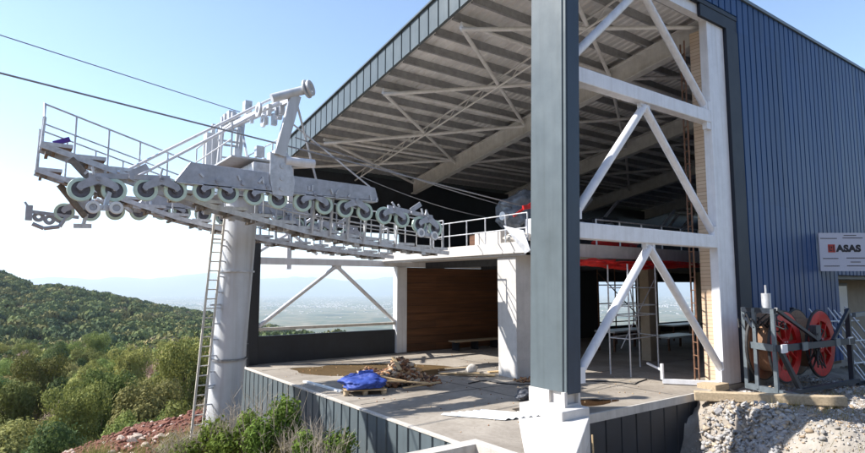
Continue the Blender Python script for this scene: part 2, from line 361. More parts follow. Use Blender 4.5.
# haze
hb=MB().box((-47500,-47500,PLAIN-8),(47500,47500,900)).mesh('haze','conc'); hb.materials.clear()
hz=bpy.data.materials.new('haze'); hz.use_nodes=True; nt=hz.node_tree; nt.nodes.remove(nt.nodes['Principled BSDF'])
pv=nt.nodes.new('ShaderNodeVolumePrincipled'); pv.inputs['Color'].default_value=(.76,.87,1,1); pv.inputs['Density'].default_value=.00005; pv.inputs['Anisotropy'].default_value=.15
nt.links.new(pv.outputs[0],nt.nodes['Material Output'].inputs['Volume']); hb.materials.append(hz)
o=bpy.data.objects.new('haze',hb); COL.objects.link(o); kind(o,'stuff','pale blue haze over the far plain')
# ------------------------------------------------------------------ station building
st=empty('station_building','large open sided gondola station clad in slate blue ribbed panels with white steel frame','building',(11.06,9.69,0))
FY=9.69; FX=11.06; SL=.171; XE=52.; YR=28.7
def zr(y): return 12.62-SL*(y-FY)     # underside of purlins
def P(mb,name,m,parent=st,bevel=0): return mb.build(name,m,parent,bevel)
# floor slab
slabm=mat('slab_concrete',(.20,.168,.135),.82,0,.2,.45,.25,25,col2=(.40,.36,.31),mix=.7,streak=.35)
mb=MB().prism([Vector((a,b,-.35)) for a,b in ((7.6,8.0),(7.995,8.05),(10.605,10.945),(10.7,11.24),(11.72,11.24),(11.72,9.69),(XE,9.69),(XE,23.55),(7.6,23.55))],(0,0,0),(0,0,.35)); floor=P(mb,'floor_slab',slabm)
MB().box((7.6,11.8,.004),(11.0,23.2,.008))
mb=MB()
for x in (11.9,15.9,19.9,23.9): mb.box((x,9.9 if x>12 else 11.4,.001),(x+.025,23.3,.005))
for y in (14.0,18.0,21.6): mb.box((7.8,y,.0012),(30,y+.025,.0052))
P(mb,'floor_joints','dark')
# panel wall left (X=7.6) with ribs
def ribbed(mb,p0,p1,z0,z1,out,pitch=.42,gap=.055,depth=.05,zf=None):
    # wall from p0 to p1 (xy), panels proud of a recessed groove, out = outward normal
    p0=Vector((p0[0],p0[1],0)); p1=Vector((p1[0],p1[1],0)); L=(p1-p0).length; d=(p1-p0)/L; o=Vector((out[0],out[1],0)); n=int(L/pitch)
    for i in range(n):
        a=p0+d*(i*L/n+gap/2); b=p0+d*((i+1)*L/n-gap/2)
        za0=z0(a) if callable(z0) else z0; zb0=z0(b) if callable(z0) else z0
        za=z1(a) if callable(z1) else z1; zb=z1(b) if callable(z1) else z1
        c=.018
        A0=a+d*0; A1=a+d*c; B1=b-d*c; 
        f=lambda q,z,k: (q.x+o.x*k,q.y+o.y*k,z)
        vs=[f(A0,za0,.0),f(A1,za0,depth),f(B1,zb0,depth),f(b,zb0,0),f(A0,za,0),f(A1,za,depth),f(B1,zb,depth),f(b,zb,0)]
        mb.add(vs,[(0,1,5,4),(1,2,6,5),(2,3,7,6),(4,5,6,7),(3,2,1,0),(0,4,7,3)])
def backing(mb,p0,p1,z0,z1,out,th=.12,off=.002):
    a=Vector((p0[0]-out[0]*off,p0[1]-out[1]*off,0)); b=Vector((p1[0]-out[0]*off,p1[1]-out[1]*off,0)); o=Vector((out[0],out[1],0))
    za0,zb0=(z0(a),z0(b)) if callable(z0) else (z0,z0); za,zb=(z1(a),z1(b)) if callable(z1) else (z1,z1)
    A2=a-o*th;B2=b-o*th
    mb.add([(a.x,a.y,za0),(b.x,b.y,zb0),(B2.x,B2.y,zb0),(A2.x,A2.y,za0),(a.x,a.y,za),(b.x,b.y,zb),(B2.x,B2.y,zb),(A2.x,A2.y,za)],
      [(0,1,2,3),(7,6,5,4),(0,4,5,1),(1,5,6,2),(2,6,7,3),(3,7,4,0)])
pw=empty_=None
mb=MB(); ribbed(mb,(7.55,9.4),(7.55,23.5),-3.2,-.03,(-1,0),.47,.05,.04); backing(mb,(7.55,9.4),(7.55,23.5),-3.2,-.05,(-1,0),.04); o=P(mb,'retaining_wall','slate'); o['label']='grey green ribbed retaining wall below the floor edge'
mb=MB().box((7.49,9.4,-.028),(7.62,23.5,.012)); P(mb,'wall_coping','conc')
# front basement wall (Y=9.69)
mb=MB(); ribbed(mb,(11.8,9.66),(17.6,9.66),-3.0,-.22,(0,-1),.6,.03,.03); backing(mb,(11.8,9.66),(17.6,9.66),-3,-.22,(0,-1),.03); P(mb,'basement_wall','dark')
mb=MB().box((11.8,9.62,-.22),(18.4,9.80,-.004)); P(mb,'slab_edge','conc')
# corner column
cc=MB(); 
ribbed(cc,(11.06,10.90),(11.06,9.74),.60,13.2,(-1,0),.58,.06,.035); backing(cc,(11.06,10.90),(11.06,9.69),.6,13.2,(-1,0),.03)
cc.box((11.094,9.70,.60),(11.58,10.90,13.2)); 
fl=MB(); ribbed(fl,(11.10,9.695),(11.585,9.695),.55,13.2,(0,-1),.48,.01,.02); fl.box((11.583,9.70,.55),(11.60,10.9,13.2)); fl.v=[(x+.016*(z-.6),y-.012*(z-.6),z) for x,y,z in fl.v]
cc.v=[(x+.016*(z-.6),y-.012*(z-.6),z) for x,y,z in cc.v]
colm=P(cc,'corner_column','slate'); colm['label']='tall slate clad corner column'
fl.build('column_shaded_face',mat('slate_in_shade',(.035,.052,.08),.4,0,.15,1.,spec=.3,streak=.2),colm)  # right face of the column, its shade put into a darker colour
mb=MB().box((11.10,9.80,.02),(11.50,10.80,.60)); mb.box((11.0,10.45,.3),(11.099,10.90,.6)); mb.box((11.0,9.70,.3),(11.099,9.80,.6)); mb.box((11.0,9.70,.24),(11.6,10.9,.299)); mb.box((11.505,9.7,.3),(11.58,10.9,.6)); mb.box((11.0,10.2,.3),(11.09,10.449,.6))
P(mb,'column_foot','concl',colm)
mb=MB().box((10.62,9.45,-2.6),(11.62,10.88,.238)); o=P(mb,'pedestal','concl',colm,.03)
mb=MB().prism([Vector((a,b,-.5)) for a,b in ((10.615,10.95),(8.0,8.05),(8.72,7.45),(11.6,9.445),(10.615,9.445))],(0,0,0),(0,0,.52)); P(mb,'added_foot_slab','concl',colm,.02)  # added slab: its sunlit top stands in for the pedestal's lit side
# low curb in front
mb=MB().box((4.9,8.95,-2.4),(7.55,9.25,.10)); mb.box((7.55,6.9,-2.4),(7.80,9.25,.10)); o=P(mb,'curb_wall','conc')
# facade frame
def bx(name,a,b,m,parent=st,bevel=.012): return P(MB().box(a,b),name,m,parent,bevel)
def ibeam(mb,p,q,w,h,up=(0,0,1)):
    p=Vector(p);q=Vector(q);d=(q-p).normalized();a=d.cross(Vector(up)).normalized();c=a.cross(d).normalized(); t=.05
    mb.bar(p+c*(h/2-t/2),q+c*(h/2-t/2),w,t,up); mb.bar(p-c*(h/2-t/2),q-c*(h/2-t/2),w,t,up); mb.bar(p,q,.03,h-2*t,up)
bx('frame_column',(18.55,9.72,.02),(19.62,10.0,12.25),'white')
o=bx('brick_infill',(18.60,10.002,.02),(19.4,10.38,11.9),'brick')
P(MB().box((11.6,9.72,8.58),(18.548,10.05,9.0)),'upper_beam','white',bevel=.02)
P(MB().box((11.6,9.72,4.40),(18.548,10.05,4.82)),'lower_beam','white',bevel=.02)
P(MB().box((11.6,9.74,12.2),(18.548,10.0,12.55)),'top_beam','white')
def brace(name,p,q,r=.12,m='white'): return P(MB().tube(p,q,r,14),name,m)
for (a,b) in [((14.95,9.86,4.3),(11.7,9.86,.95)),((14.95,9.86,4.3),(18.9,9.86,.25)),((14.95,9.86,8.5),(11.7,9.86,5.0)),((14.95,9.86,8.5),(18.6,9.86,4.85)),
              ((15.0,9.86,12.2),(11.7,9.86,9.2)),((15.0,9.86,12.2),(18.6,9.86,9.0))]: brace('brace',a,b)
for z in (4.34,8.52): P(MB().box((14.72,9.80,z-.22),(15.18,9.92,z+.06)),'gusset','white')
P(MB().box((18.3,9.74,8.35),(18.545,9.9,9.25)),'gusset','white'); P(MB().box((18.4,9.74,.06),(19.3,9.715,.5)),'gusset','white')
mb=MB()
for z in (4.34,8.52):
    for dx in (-.18,-.09,.09,.18):
        for dz in (-.17,-.04): mb.tube((14.95+dx,9.775,z+dz),(14.95+dx,9.80,z+dz),.018,6)
P(mb,'bolts','galv')
for (a,b) in [((11.7,9.86,.95),(.25,.4)),((18.85,9.86,.3),(.25,.4)),((18.5,9.86,4.95),(.2,.3)),((11.75,9.86,5.05),(.2,.3)),((11.75,9.86,9.2),(.2,.3)),((18.5,9.86,9.15),(.2,.3))]:
    P(MB().box((a[0]-b[0]/2,9.83,a[2]-b[1]/2),(a[0]+b[0]/2,9.725,a[2]+b[1]/2)),'gusset','white')
# trim band & header
bx('door_trim',(19.625,9.60,.02),(20.42,9.95,12.12),'trim'); bx('door_trim',(11.6,9.60,12.56),(20.42,9.73,12.72),'trim')
bx('header_trim',(18.0,9.62,12.12),(20.42,9.73,12.56),'trim')
# ribbed facade cladding
mb=MB(); ribbed(mb,(20.42,9.64),(27.9,9.64),.15,13.45,(0,-1),.415,.05,.055); backing(mb,(20.42,9.64),(27.9,9.64),.15,13.45,(0,-1))
ribbed(mb,(27.9,9.64),(XE,9.64),3.62,13.45,(0,-1),.415,.05,.055); backing(mb,(27.9,9.64),(XE,9.64),3.62,13.45,(0,-1))
ribbed(mb,(11.6,9.64),(20.42,9.64),12.74,13.45,(0,-1),.415,.05,.055); backing(mb,(11.6,9.64),(20.42,9.64),12.74,13.45,(0,-1),.05)
P(mb,'facade_cladding','bluec')
bx('eave_cap',(10.9,9.52,13.45),(XE,9.80,13.58),'slate')
# recess behind the sign
mb=MB().box((27.9,11.2,0),(XE,11.35,3.6)); P(mb,'recess_wall','beige')
mb=MB().box((27.9,9.69,0),(28.0,11.2,3.6)); P(mb,'recess_cheek','beige')
win=P(MB().box((30.6,11.13,1.25),(33.4,11.19,3.3)),'window_frame','dark'); P(MB().box((30.75,11.10,1.4),(33.25,11.125,3.15)),'pane','window',win)
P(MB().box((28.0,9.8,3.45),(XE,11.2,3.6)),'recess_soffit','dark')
# roof
rf=MB(); 
def rz(y,dz=0): return zr(y)+.26+dz
# corrugated sheet: ribs run down the slope
pitch=.32; xs=[];x=FX+.05
prof=[]
while x<XE:
    prof+= [(x,0),(x+.18,0),(x+.22,.05),(x+.28,.05)]; x+=pitch
n=len(prof); vs=[(a,9.75,rz(9.75,b)) for a,b in prof]+[(a,YR,rz(YR,b)) for a,b in prof]
rf.add(vs,[(i,i+1,i+1+n,i+n) for i in range(n-1)])
y0,y1=9.75,YR; rf.add([(FX,y0,rz(y0,.1)),(XE,y0,rz(y0,.1)),(XE,y1,rz(y1,.1)),(FX,y1,rz(y1,.1)),(FX,y0,rz(y0,.22)),(XE,y0,rz(y0,.22)),(XE,y1,rz(y1,.22)),(FX,y1,rz(y1,.22))],
   [(3,2,1,0),(4,5,6,7),(0,1,5,4),(1,2,6,5),(2,3,7,6),(3,0,4,7)])
roof=rf.build('roof','roofu',st,fixn=False)
y=10.3
while y<YR-.2:
    mb=MB(); z=zr(y); mb.box((FX+.1,y-.04,z+.0),(XE-.1,y-.025,z+.255)); mb.box((FX+.1,y-.04,z-.02),(XE-.1,y+.06,z-.001)); mb.box((FX+.1,y+.045,z),(XE-.1,y+.058,z+.05))
    mb.build('purlin','purl',st); y+=.98
mb=MB(); ribbed(mb,(FX-.06,YR+.05),(FX-.06,9.7),lambda p: zr(p.y)-.02,lambda p: zr(p.y)+1.0,(-1,0),.55,.045,.05)
backing(mb,(FX-.06,YR+.05),(FX-.06,9.7),lambda p: zr(p.y)-.02,lambda p: zr(p.y)+.98,(-1,0),.06)
P(mb,'roof_fascia','slate')
mb=MB().bar((FX-.09,YR+.05,zr(YR)+1.03),(FX-.09,9.6,zr(9.6)+1.03),.2,.06); P(mb,'fascia_cap','slate')
mb=MB().box((FX,YR,zr(YR)-.02),(XE,YR+.1,zr(YR)+1.0)); P(mb,'gutter_fascia','slate')
for k,x in enumerate((11.35,19.15,26.95,34.75,42.5)):
    if k==0: continue
    mb=MB(); 
    hh=.8 if k else .5
    ibeam(mb,(x,9.9,zr(9.9)-hh/2-.02),(x,YR-.1,zr(YR-.1)-hh/2-.02),.36,hh); mb.build('rafter','raft',st)
mb=MB(); 
for dz in (0,-.32): mb.tube((15.2,10,zr(10)-.1+dz),(15.2,YR-.3,zr(YR-.3)-.1+dz),.04,8)
yy=10.2
while yy<YR-1: mb.tube((15.2,yy,zr(yy)-.1),(15.2,yy+.5,zr(yy+.5)-.42),.02,6); yy+=1.
mb.build('monorail_truss','tube',st)
# roof bracing
ny=[10.1,14.1,19.0,24.3]; xr=[11.4,19.15,26.95,34.75]
zb=lambda y:zr(y)-.16
for i in range(3):
    for yk in ny: P(MB().tube((xr[i],yk,zb(yk)),(xr[i+1],yk,zb(yk)),.07,10),'roof_tie','tube')
    for a,b in zip(ny[:-1],ny[1:]):
        P(MB().tube((xr[i],a,zb(a)-.12),(xr[i+1],b,zb(b)-.12),.075,10),'roof_brace','tube'); P(MB().tube((xr[i],b,zb(b)-.2),(xr[i+1],a,zb(a)-.2),.075,10),'roof_brace','tube')
P(MB().tube((xr[0],24.3,zb(24.3)),(xr[1],YR-.4,zb(YR-.4)),.075,10),'roof_brace','tube'); P(MB().tube((xr[0],YR-.4,zb(YR-.4)),(xr[1],24.3,zb(24.3)),.075,10),'roof_brace','tube')
# back line (Y=23.4)
BY=23.4
bx('back_column',(7.78,23.3,-.0),(8.22,23.6,5.1),'dark'); bx('back_column',(14.82,23.25,.02),(15.38,23.6,4.05),'white')
P(MB().box((8.22,23.32,4.06),(22,23.6,4.34)),'back_beam','white',bevel=.01)
P(MB().box((8.22,23.36,1.34),(14.82,23.5,1.46)),'back_rail','cream')
for a,b in [((11.72,23.45,4.05),(8.25,23.45,1.5)),((11.72,23.45,4.05),(14.8,23.45,1.5))]: brace('back_brace',a,b,.085)
P(MB().box((11.5,23.42,3.9),(11.95,23.48,4.06)),'gusset','white')
mb=MB().box((7.62,23.42,0),(15.9,23.55,1.12)); mb.box((7.62,22.9,0),(7.72,23.42,.9)); P(mb,'back_parapet','dark')
mb=MB()
for i in range(11): mb.box((15.4,23.38,.02+i*.365),(21.9,23.43,.37+i*.365))
P(mb,'wood_wall','wood')
mb=MB().box((15.4,23.435,0),(21.9,23.55,4.05)); mb.box((21.9,23.35,0),(29.9,23.55,4.3)); mb.box((34.9,23.35,0),(36.1,23.55,4.3)); mb.box((41.2,23.35,0),(XE,23.55,4.3)); mb.box((29.9,23.35,0),(34.9,23.55,.6)); mb.box((36.1,23.35,0),(41.2,23.55,.6)); mb.box((29.9,23.35,3.4),(34.9,23.55,4.3)); mb.box((36.1,23.35,3.4),(41.2,23.55,4.3))
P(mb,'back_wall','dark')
P(MB().box((34.95,23.2,0),(36.05,23.345,4.2)),'back_pillar','cream')
# upper back wall
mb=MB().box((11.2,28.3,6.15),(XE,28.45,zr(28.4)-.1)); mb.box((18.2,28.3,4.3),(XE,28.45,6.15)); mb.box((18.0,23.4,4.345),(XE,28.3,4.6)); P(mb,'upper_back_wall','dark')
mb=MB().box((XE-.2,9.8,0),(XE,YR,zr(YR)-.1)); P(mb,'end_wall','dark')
for x in (11.35,): bx('upper_column',(x-.12,28.0,4.0),(x+.12,28.28,zr(28.2)-.2),'white')
P(MB().tube((8.3,23.7,4.6),(11.2,24.4,6.4),.07,8),'back_brace','white'); P(MB().tube((8.3,23.7,6.4),(11.2,24.4,4.6),.07,8),'back_brace','white')
# deck
dk=empty_=P(MB().box((14.2,14.0,4.30),(XE,23.3,4.64)),'upper_deck','concl')
mb=MB().box((14.1,13.88,4.22),(14.198,23.3,4.70)); mb.box((14.1,13.88,4.22),(XE,13.998,4.70)); mb.box((14.02,13.8,4.30),(14.10,23.3,4.36)); P(mb,'deck_edge','concl')
def railing(mb,p,q,h=1.05,n=6,r=.022,mids=1):
    p=Vector(p);q=Vector(q)
    for i in range(n+1):
        a=p.lerp(q,i/n); mb.tube(a,a+Vector((0,0,h)),r*1.15,8)
    for k in range(mids+1):
        z=h*(k+1)/(mids+1); mb.tube(p+Vector((0,0,z)),q+Vector((0,0,z)),r,8)
mb=MB(); railing(mb,(14.3,14.1,4.65),(14.3,19.6,4.65),1.05,5,.022); P(mb,'deck_railing','galv')
mb=MB(); railing(mb,(18.0,14.1,4.65),(34.0,14.1,4.65),1.05,11,.028); P(mb,'deck_railing','galv')
P(MB().box((14.2,14.6,0),(15.3,15.55,4.30)),'deck_pier','concl',bevel=.015)
for x,y in ((22,14.6),(29.5,14.6),(36,14.6),(22,20),(29.5,20),(36,20)): bx('deck_post',(x,y,0),(x+.45,y+.45,4.3),'beige')
mb=MB()
for k in range(9): mb.box((16.5+k*3.6,14.0,4.0),(16.7+k*3.6,23.3,4.298))
P(mb,'deck_joist','machine')
bx('lower_partition',(42,10.0,0),(42.2,23.3,4.2),'dark')
# ------------------------------------------------------------------ things on / in the station
# sign
sg=empty('sign_board','white company sign board standing out from the blue cladding above the recess','sign',(25.95,9.50,3.75))
sg.rotation_euler=(0,0,R(-36))
MB().box((0,.0,0),(2.4,.06,1.52)).mesh
def sgp(mb,name,m,parent=None):
    me=mb.mesh(name,m); o=bpy.data.objects.new(name,me); COL.objects.link(o); o.parent=parent or sg; return o
sgp(MB().box((0,0,0),(2.4,.06,1.52)),'board',mat('sign_white',(.52,.54,.64),.45,0,.03,2.))
for z in (.15,1.35): sgp(MB().bar((.5,.06,z),(.55,.33,z),.05,.05).bar((1.9,.06,z),(1.2,1.6,z),.04,.04),'bracket','galv')
def text(body,name,x,z,size,m,bold=0):
    cu=bpy.data.curves.new(name,'FONT'); cu.body=body; cu.size=size; cu.extrude=.004; cu.offset=bold; cu.space_character=1.08
    ob=bpy.data.objects.new(name,cu); COL.objects.link(ob); dg=bpy.context.evaluated_depsgraph_get()
    me=bpy.data.meshes.new_from_object(ob.evaluated_get(dg)); bpy.data.objects.remove(ob)
    me.transform(Matrix.Translation((x,-.006,z))@Matrix.Rotation(R(90),4,'X')@Matrix.Diagonal((1.12,1,1,1))); me.materials.clear(); me.materials.append(M[m])
    o=bpy.data.objects.new(name,me); COL.objects.link(o); o.parent=sg; return o
M['ink']=mat('sign_ink',(.02,.02,.03),.5); M['logo']=mat('logo_red',(.42,.05,.04),.5); M['logod']=mat('logo_dark',(.05,.03,.03),.5)
text('ASAS','lettering',.68,.78,.36,'ink',.022)
lg=sgp(MB().box((.34,-.012,.74),(.62,-.002,1.06)),'logo','logo')
sgp(MB().box((.38,-.018,.80),(.41,-.013,1.0)).box((.41,-.018,.80),(.50,-.013,.84)).box((.45,-.018,.90),(.50,-.013,.98)).box((.54,-.018,.78),(.575,-.013,1.02)),'logo_mark','ink',lg)
mb=MB()
for x0,x1,z in [(.06,.72,1.30),(.95,1.75,1.32),(.12,.72,.50),(1.05,1.78,.52),(.14,.75,.20),(1.05,1.85,.21),(1.0,1.5,1.42),(1.2,1.6,.36)]:
    x=x0
    while x<x1:
        w_=random.uniform(.02,.06); mb.box((x,-.012,z-.014),(min(x+w_,x1),-.002,z+.014)); x+=w_+.012
o=sgp(mb,'small_print','ink')
# ladders
def ladder(name,label,p,q,w=.4,step=.3,m='galv',side=(0,1,0),cat='ladder',r=.03,parent=None):
    p=Vector(p);q=Vector(q);s=Vector(side)*w/2; L=(q-p).length;n=int(L/step)
    t=empty(name,label,cat,p) if parent is None else parent
    for k in (-1,1): MB().tube(p+s*k,q+s*k,r,8).build('rail',m,t)
    for i in range(1,n):
        a=p.lerp(q,i/n); MB().tube(a-s,a+s,r*.7,6).build('rung',m,t)
    return t
ladder('ladder','tall rusty lattice ladder beside the white facade column',(18.42,10.55,.03),(18.42,10.55,11.6),.32,.42,'rust',(0.6,.8,0),r=.028)
# cable reels
def reel(label,x,y0,y1,zc,R_,grp='cable reels in the steel stand'):
    t=empty('cable_reel',label,'cable reel',(x,(y0+y1)/2,0),grp)
    for y,m in ((y0,'red'),(y1,'ply')):
        mb=MB(); mb.ring((x,y,zc),(0,1,0),R_-.05,R_*.66,.10,40)
        mb.ring((x,y,zc),(0,1,0),R_*.26,R_*.10,.07,24)
        for k in range(8):
            a=2*math.pi*k/8+.2; mb.bar((x+math.cos(a)*R_*.24,y,zc+math.sin(a)*R_*.24),(x+math.cos(a)*R_*.74,y,zc+math.sin(a)*R_*.74),.05,.12,(0,1,0))
        f=mb.build('flange',m,t)
        MB().ring((x,y,zc),(0,1,0),R_,R_-.048,.08,40).build('tyre','black',f)
    MB().tube((x,y0+.06,zc),(x,y1-.06,zc),R_*.72,40).build('cable_coil','ply',t)
    MB().ring((x,y1+.02,zc),(0,1,0),R_*.95,R_*.5,.05,40).build('side_disc','ply',t)
    MB().tube((x,y0-.25,zc),(x,y1+.2,zc),.06,12).build('axle','galv',t)
    mb=MB()
    for k in range(6): a=k*math.pi/3; mb.tube((x+.16*math.cos(a),y0-.05,zc+.16*math.sin(a)),(x+.16*math.cos(a),y0-.02,zc+.16*math.sin(a)),.025,6)
    mb.build('hub_bolts','white',t)
    return t
reel('red spoked cable reel with black rim nearer the white column',19.36,8.2,8.85,1.32,1.10)
reel('red spoked cable reel with black rim farther from the white column',21.57,8.05,8.75,1.30,1.10)
sg2=empty('reel_stand','grey steel stand of posts and rails holding the two red reels','stand',(19,8,0))
def sp(name,a,b,w_=.12,m='galvd',h=None): return MB().bar(a,b,w_,h or w_).build(name,m,sg2)
M['standg']=mat('stand_lit_grey',(.12,.145,.165),.45,.1,.2,5.); M['standd']=mat('stand_shade_dark',(.025,.033,.048),.45,.1,.2,5.)  # sunlit left side paler, shaded right side darker: light put into the paint
for x,y in ((18.85,9.02),(18.3,7.92),(18.62,8.6)): sp('post',(x,y,.1),(x,y,2.5),.10,'standg')
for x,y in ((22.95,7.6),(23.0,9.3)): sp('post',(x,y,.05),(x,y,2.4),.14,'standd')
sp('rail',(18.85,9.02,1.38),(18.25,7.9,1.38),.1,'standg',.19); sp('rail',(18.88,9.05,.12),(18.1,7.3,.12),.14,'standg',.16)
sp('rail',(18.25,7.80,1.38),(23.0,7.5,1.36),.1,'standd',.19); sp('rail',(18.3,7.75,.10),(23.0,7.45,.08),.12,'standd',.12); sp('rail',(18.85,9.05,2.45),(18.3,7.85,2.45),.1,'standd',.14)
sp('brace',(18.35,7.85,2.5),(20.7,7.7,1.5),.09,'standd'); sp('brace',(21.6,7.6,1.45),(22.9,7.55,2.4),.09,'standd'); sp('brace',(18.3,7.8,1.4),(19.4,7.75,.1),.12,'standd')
sp('brace',(18.85,9.05,2.3),(18.6,8.6,1.9),.08,'standd')
for x in (18.35,19.6,21.8,22.75): MB().box((x-.17,7.66-.05*(x-18.3)/1.2,1.26),(x+.17,7.70-.05*(x-18.3)/1.2,1.50)).build('bearing_plate','white' if x in (18.35,22.75) else 'standg',sg2)
MB().tube((18.8,8.3,2.35),(18.8,8.3,2.95),.13,14).build('cylinder','galv',sg2); MB().tube((18.8,8.3,2.95),(18.8,8.3,3.2),.03,8).build('spindle','galv',sg2)
mb=MB()
for k in range(7):
    a=random.random()*6.28; p=Vector((18.8+random.uniform(-.2,.3),8.5+random.uniform(-.4,.5),2.15)); pts=[p+Vector((math.sin(a+t*1.2)*.28,math.cos(a+t)*.35,random.uniform(-.45,.25))) for t in range(6)]; mb.path(pts,.022,6)
mb.build('hose_tangle','black',sg2)
mb=MB()
for k in range(12):
    p=Vector((20.75,7.75,1.5)); mb.path([p+Vector((random.uniform(-.35,.35),random.uniform(-.1,.2),random.uniform(-.9,.5))) for t in range(5)],.022,6)
mb.build('hydraulic_hoses','black',sg2); MB().box((20.55,7.66,1.5),(20.9,7.85,1.95)).build('valve_block','machine',sg2)
sg2.location.x-=.28
# rack of leaning bars right of reels
rk=empty('steel_trestle','tall thin steel trestle frames leaning right of the reels','trestle',(25,7.9,0))
for i in range(7):
    x=23.4+i*.55; MB().tube((x+.35,7.6+.1*(i%2),-.05),(x-.1,9.0,2.35-.1*(i%3)),.03,8).build('leg','galv',rk)
for z,yy in ((.5,7.9),(1.2,8.3),(1.9,8.75)): MB().tube((23.5,yy,z),(27.2,yy,z-.1),.025,8).build('rail','galv',rk)
hr=MB().bar((22.9,7.5,2.2),(29.5,7.6,2.3),.12,.14).build('crossbar','standg',rk)
for k in range(3): tag(MB().bar((22.8+k*.35,7.5-.25*k,-.03+.1*(k==1)),(27.5+k*.3,7.1-.3*k,0+.1*(k==1)),.1,.1).build('steel_bar','standd'),'dark square steel bar lying on the gravel by the trestle','steel bar','steel bars by the trestle')
# timber beam on gravel
o=MB().bar((16.3,9.45,.0),(18.3,6.3,.10),.26,.26).build('timber_beam','timber'); md=o.modifiers.new('b','BEVEL'); md.width=.02
tag(o,'long pale timber beam lying on the gravel below the reels','beam')
tag(MB().box((17.6,9.5,-.05),(18.4,10.1,.14)).build('wood_block','timber'),'short wooden block under the end of the reel stand','block')
o=MB().bar((16.6,5.0,-.05),(18.4,4.55,.02),.5,.05).build('plank','plank'); tag(o,'pale board lying in the gravel at the right edge','plank')
# metal bracket frame near ladder
bf_=empty('steel_bracket','small pale steel L shaped frame lying by the ladder foot','steel frame',(17.8,10.2,0))
MB().bar((17.3,11.1,.10),(18.3,9.75,.10),.14,.14).build('base','white',bf_); MB().bar((17.3,11.1,.15),(17.3,11.1,.65),.08,.08).build('upright','white',bf_); MB().bar((17.3,11.1,.45),(17.7,11.9,.55),.06,.06).build('arm','white',bf_)
# scaffolding under deck
sc=empty('scaffold','thin tubular scaffold tower standing on the shaded floor under the deck','scaffold',(19,13.4,0))
pp=[(17.75,13.45),(17.75,12.6),(19.9,12.9),(20.2,13.9)]
for x,y in pp: MB().tube((x,y,0),(x,y,3.95),.028,8).build('standard','galv',sc)
for z in (1.3,2.1,2.45,3.1):
    for i in range(4):
        a=pp[i];b=pp[(i+1)%4]; MB().tube((a[0],a[1],z),(b[0],b[1],z),.022,6).build('ledger','galv',sc)
MB().tube((17.75,12.6,3.6),(20.2,13.9,1.0),.02,6).build('cross_brace','galv',sc); MB().tube((20.9,13.6,3.4),(18.2,13.3,.9),.02,6).build('cross_brace','galv',sc)
sc2=empty('scaffold','dark scaffold frame against the bright back window','scaffold',(27,20,0))
for x in (25.5,27.0,28.6,30.0): MB().tube((x,20,0),(x,20,4.2),.035,8).build('standard','rust',sc2)
for z in (1.2,2.2,3.2): MB().tube((25.5,20,z),(30,20,z),.03,8).build('ledger','rust',sc2)
MB().tube((25.5,20,3.9),(30,20,.8),.03,6).build('cross_brace','rust',sc2)
for k,(x,y,z,l) in enumerate([(23.5,17.5,.9,3.2),(26,16.2,.6,2.8),(31,19,.8,3.6)]):
    t=empty('work_table',['low bench with pale boards under the deck beside scaffold','second low bench with boards deeper under the deck','long low bench before the back windows'][k],'bench',(x,y,0))
    MB().box((x,y,z),(x+l,y+1.2,z+.08)).build('top','sheet' if k else 'galv',t)
    for a in (.1,l-.2):
        for b in (.1,1.0): MB().box((x+a,y+b,0),(x+a+.08,y+b+.08,z)).build('leg','rust',t)
# lumpy mesh generator
def lump(name,c,size,m,amp=.18,sub=3,seed=0,flat=True,fr=1.6,parent=None):
    bm=bmesh.new(); bmesh.ops.create_icosphere(bm,subdivisions=sub,radius=1)
    for v in bm.verts:
        p=v.co.copy(); k=1+amp*mnoise.fractal(p*fr+Vector((seed*7.1,seed*3.3,0)),1,2,4)*1.6
        v.co=Vector((p.x*k*size[0],p.y*k*size[1],p.z*k*size[2]))
        if flat and v.co.z<-size[2]*.35: v.co.z=-size[2]*.35
        v.co+=Vector(c)
    me=bpy.data.meshes.new(name); bm.to_mesh(me); bm.free(); me.materials.append(M[m] if isinstance(m,str) else m)
    me.polygons.foreach_set('use_smooth',[True]*len(me.polygons))
    if parent: me.transform(Matrix.Translation(-wloc(parent)))
    o=bpy.data.objects.new(name,me); COL.objects.link(o)
    if parent: o.parent=parent
    return o
# red sheets under deck
for k,(x,l,z) in enumerate([(17.4,1.6,4.02),(19.2,1.9,3.92),(22.0,3.4,4.05)]):
    o=lump('red_sheet',(x,13.7,z),(l*.8,.3,.13),'redcloth',.35,4,k,False,2.2); tag(o,['crumpled red sheet hanging under the deck edge next to the corner column','bulging red sheet under the deck edge, middle one and lowest','long thin red sheet under the deck edge, farthest from the corner column'][k],'sheet','red sheets under the deck edge')
tag(lump('red_sheet',(21.0,15.5,4.9),(1.4,.4,.25),'redcloth',.3,3,9,True,2),'red sheet lying on the upper deck behind the railing','sheet')
# deck machinery
dm=empty('drive_machine','bulky dark drive machine wrapped in plastic on the upper deck','machine',(17.6,17.2,4.65))
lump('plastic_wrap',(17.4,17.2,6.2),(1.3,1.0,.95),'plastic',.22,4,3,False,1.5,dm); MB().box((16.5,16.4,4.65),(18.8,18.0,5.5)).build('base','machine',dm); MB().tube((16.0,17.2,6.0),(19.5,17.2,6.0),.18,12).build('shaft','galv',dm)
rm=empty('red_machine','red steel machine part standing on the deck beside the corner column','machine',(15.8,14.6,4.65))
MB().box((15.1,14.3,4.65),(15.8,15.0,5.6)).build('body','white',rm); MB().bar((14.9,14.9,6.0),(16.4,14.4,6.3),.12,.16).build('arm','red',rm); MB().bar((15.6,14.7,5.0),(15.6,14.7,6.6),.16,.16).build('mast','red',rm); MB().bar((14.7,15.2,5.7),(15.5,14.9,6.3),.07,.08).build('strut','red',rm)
mb=MB()
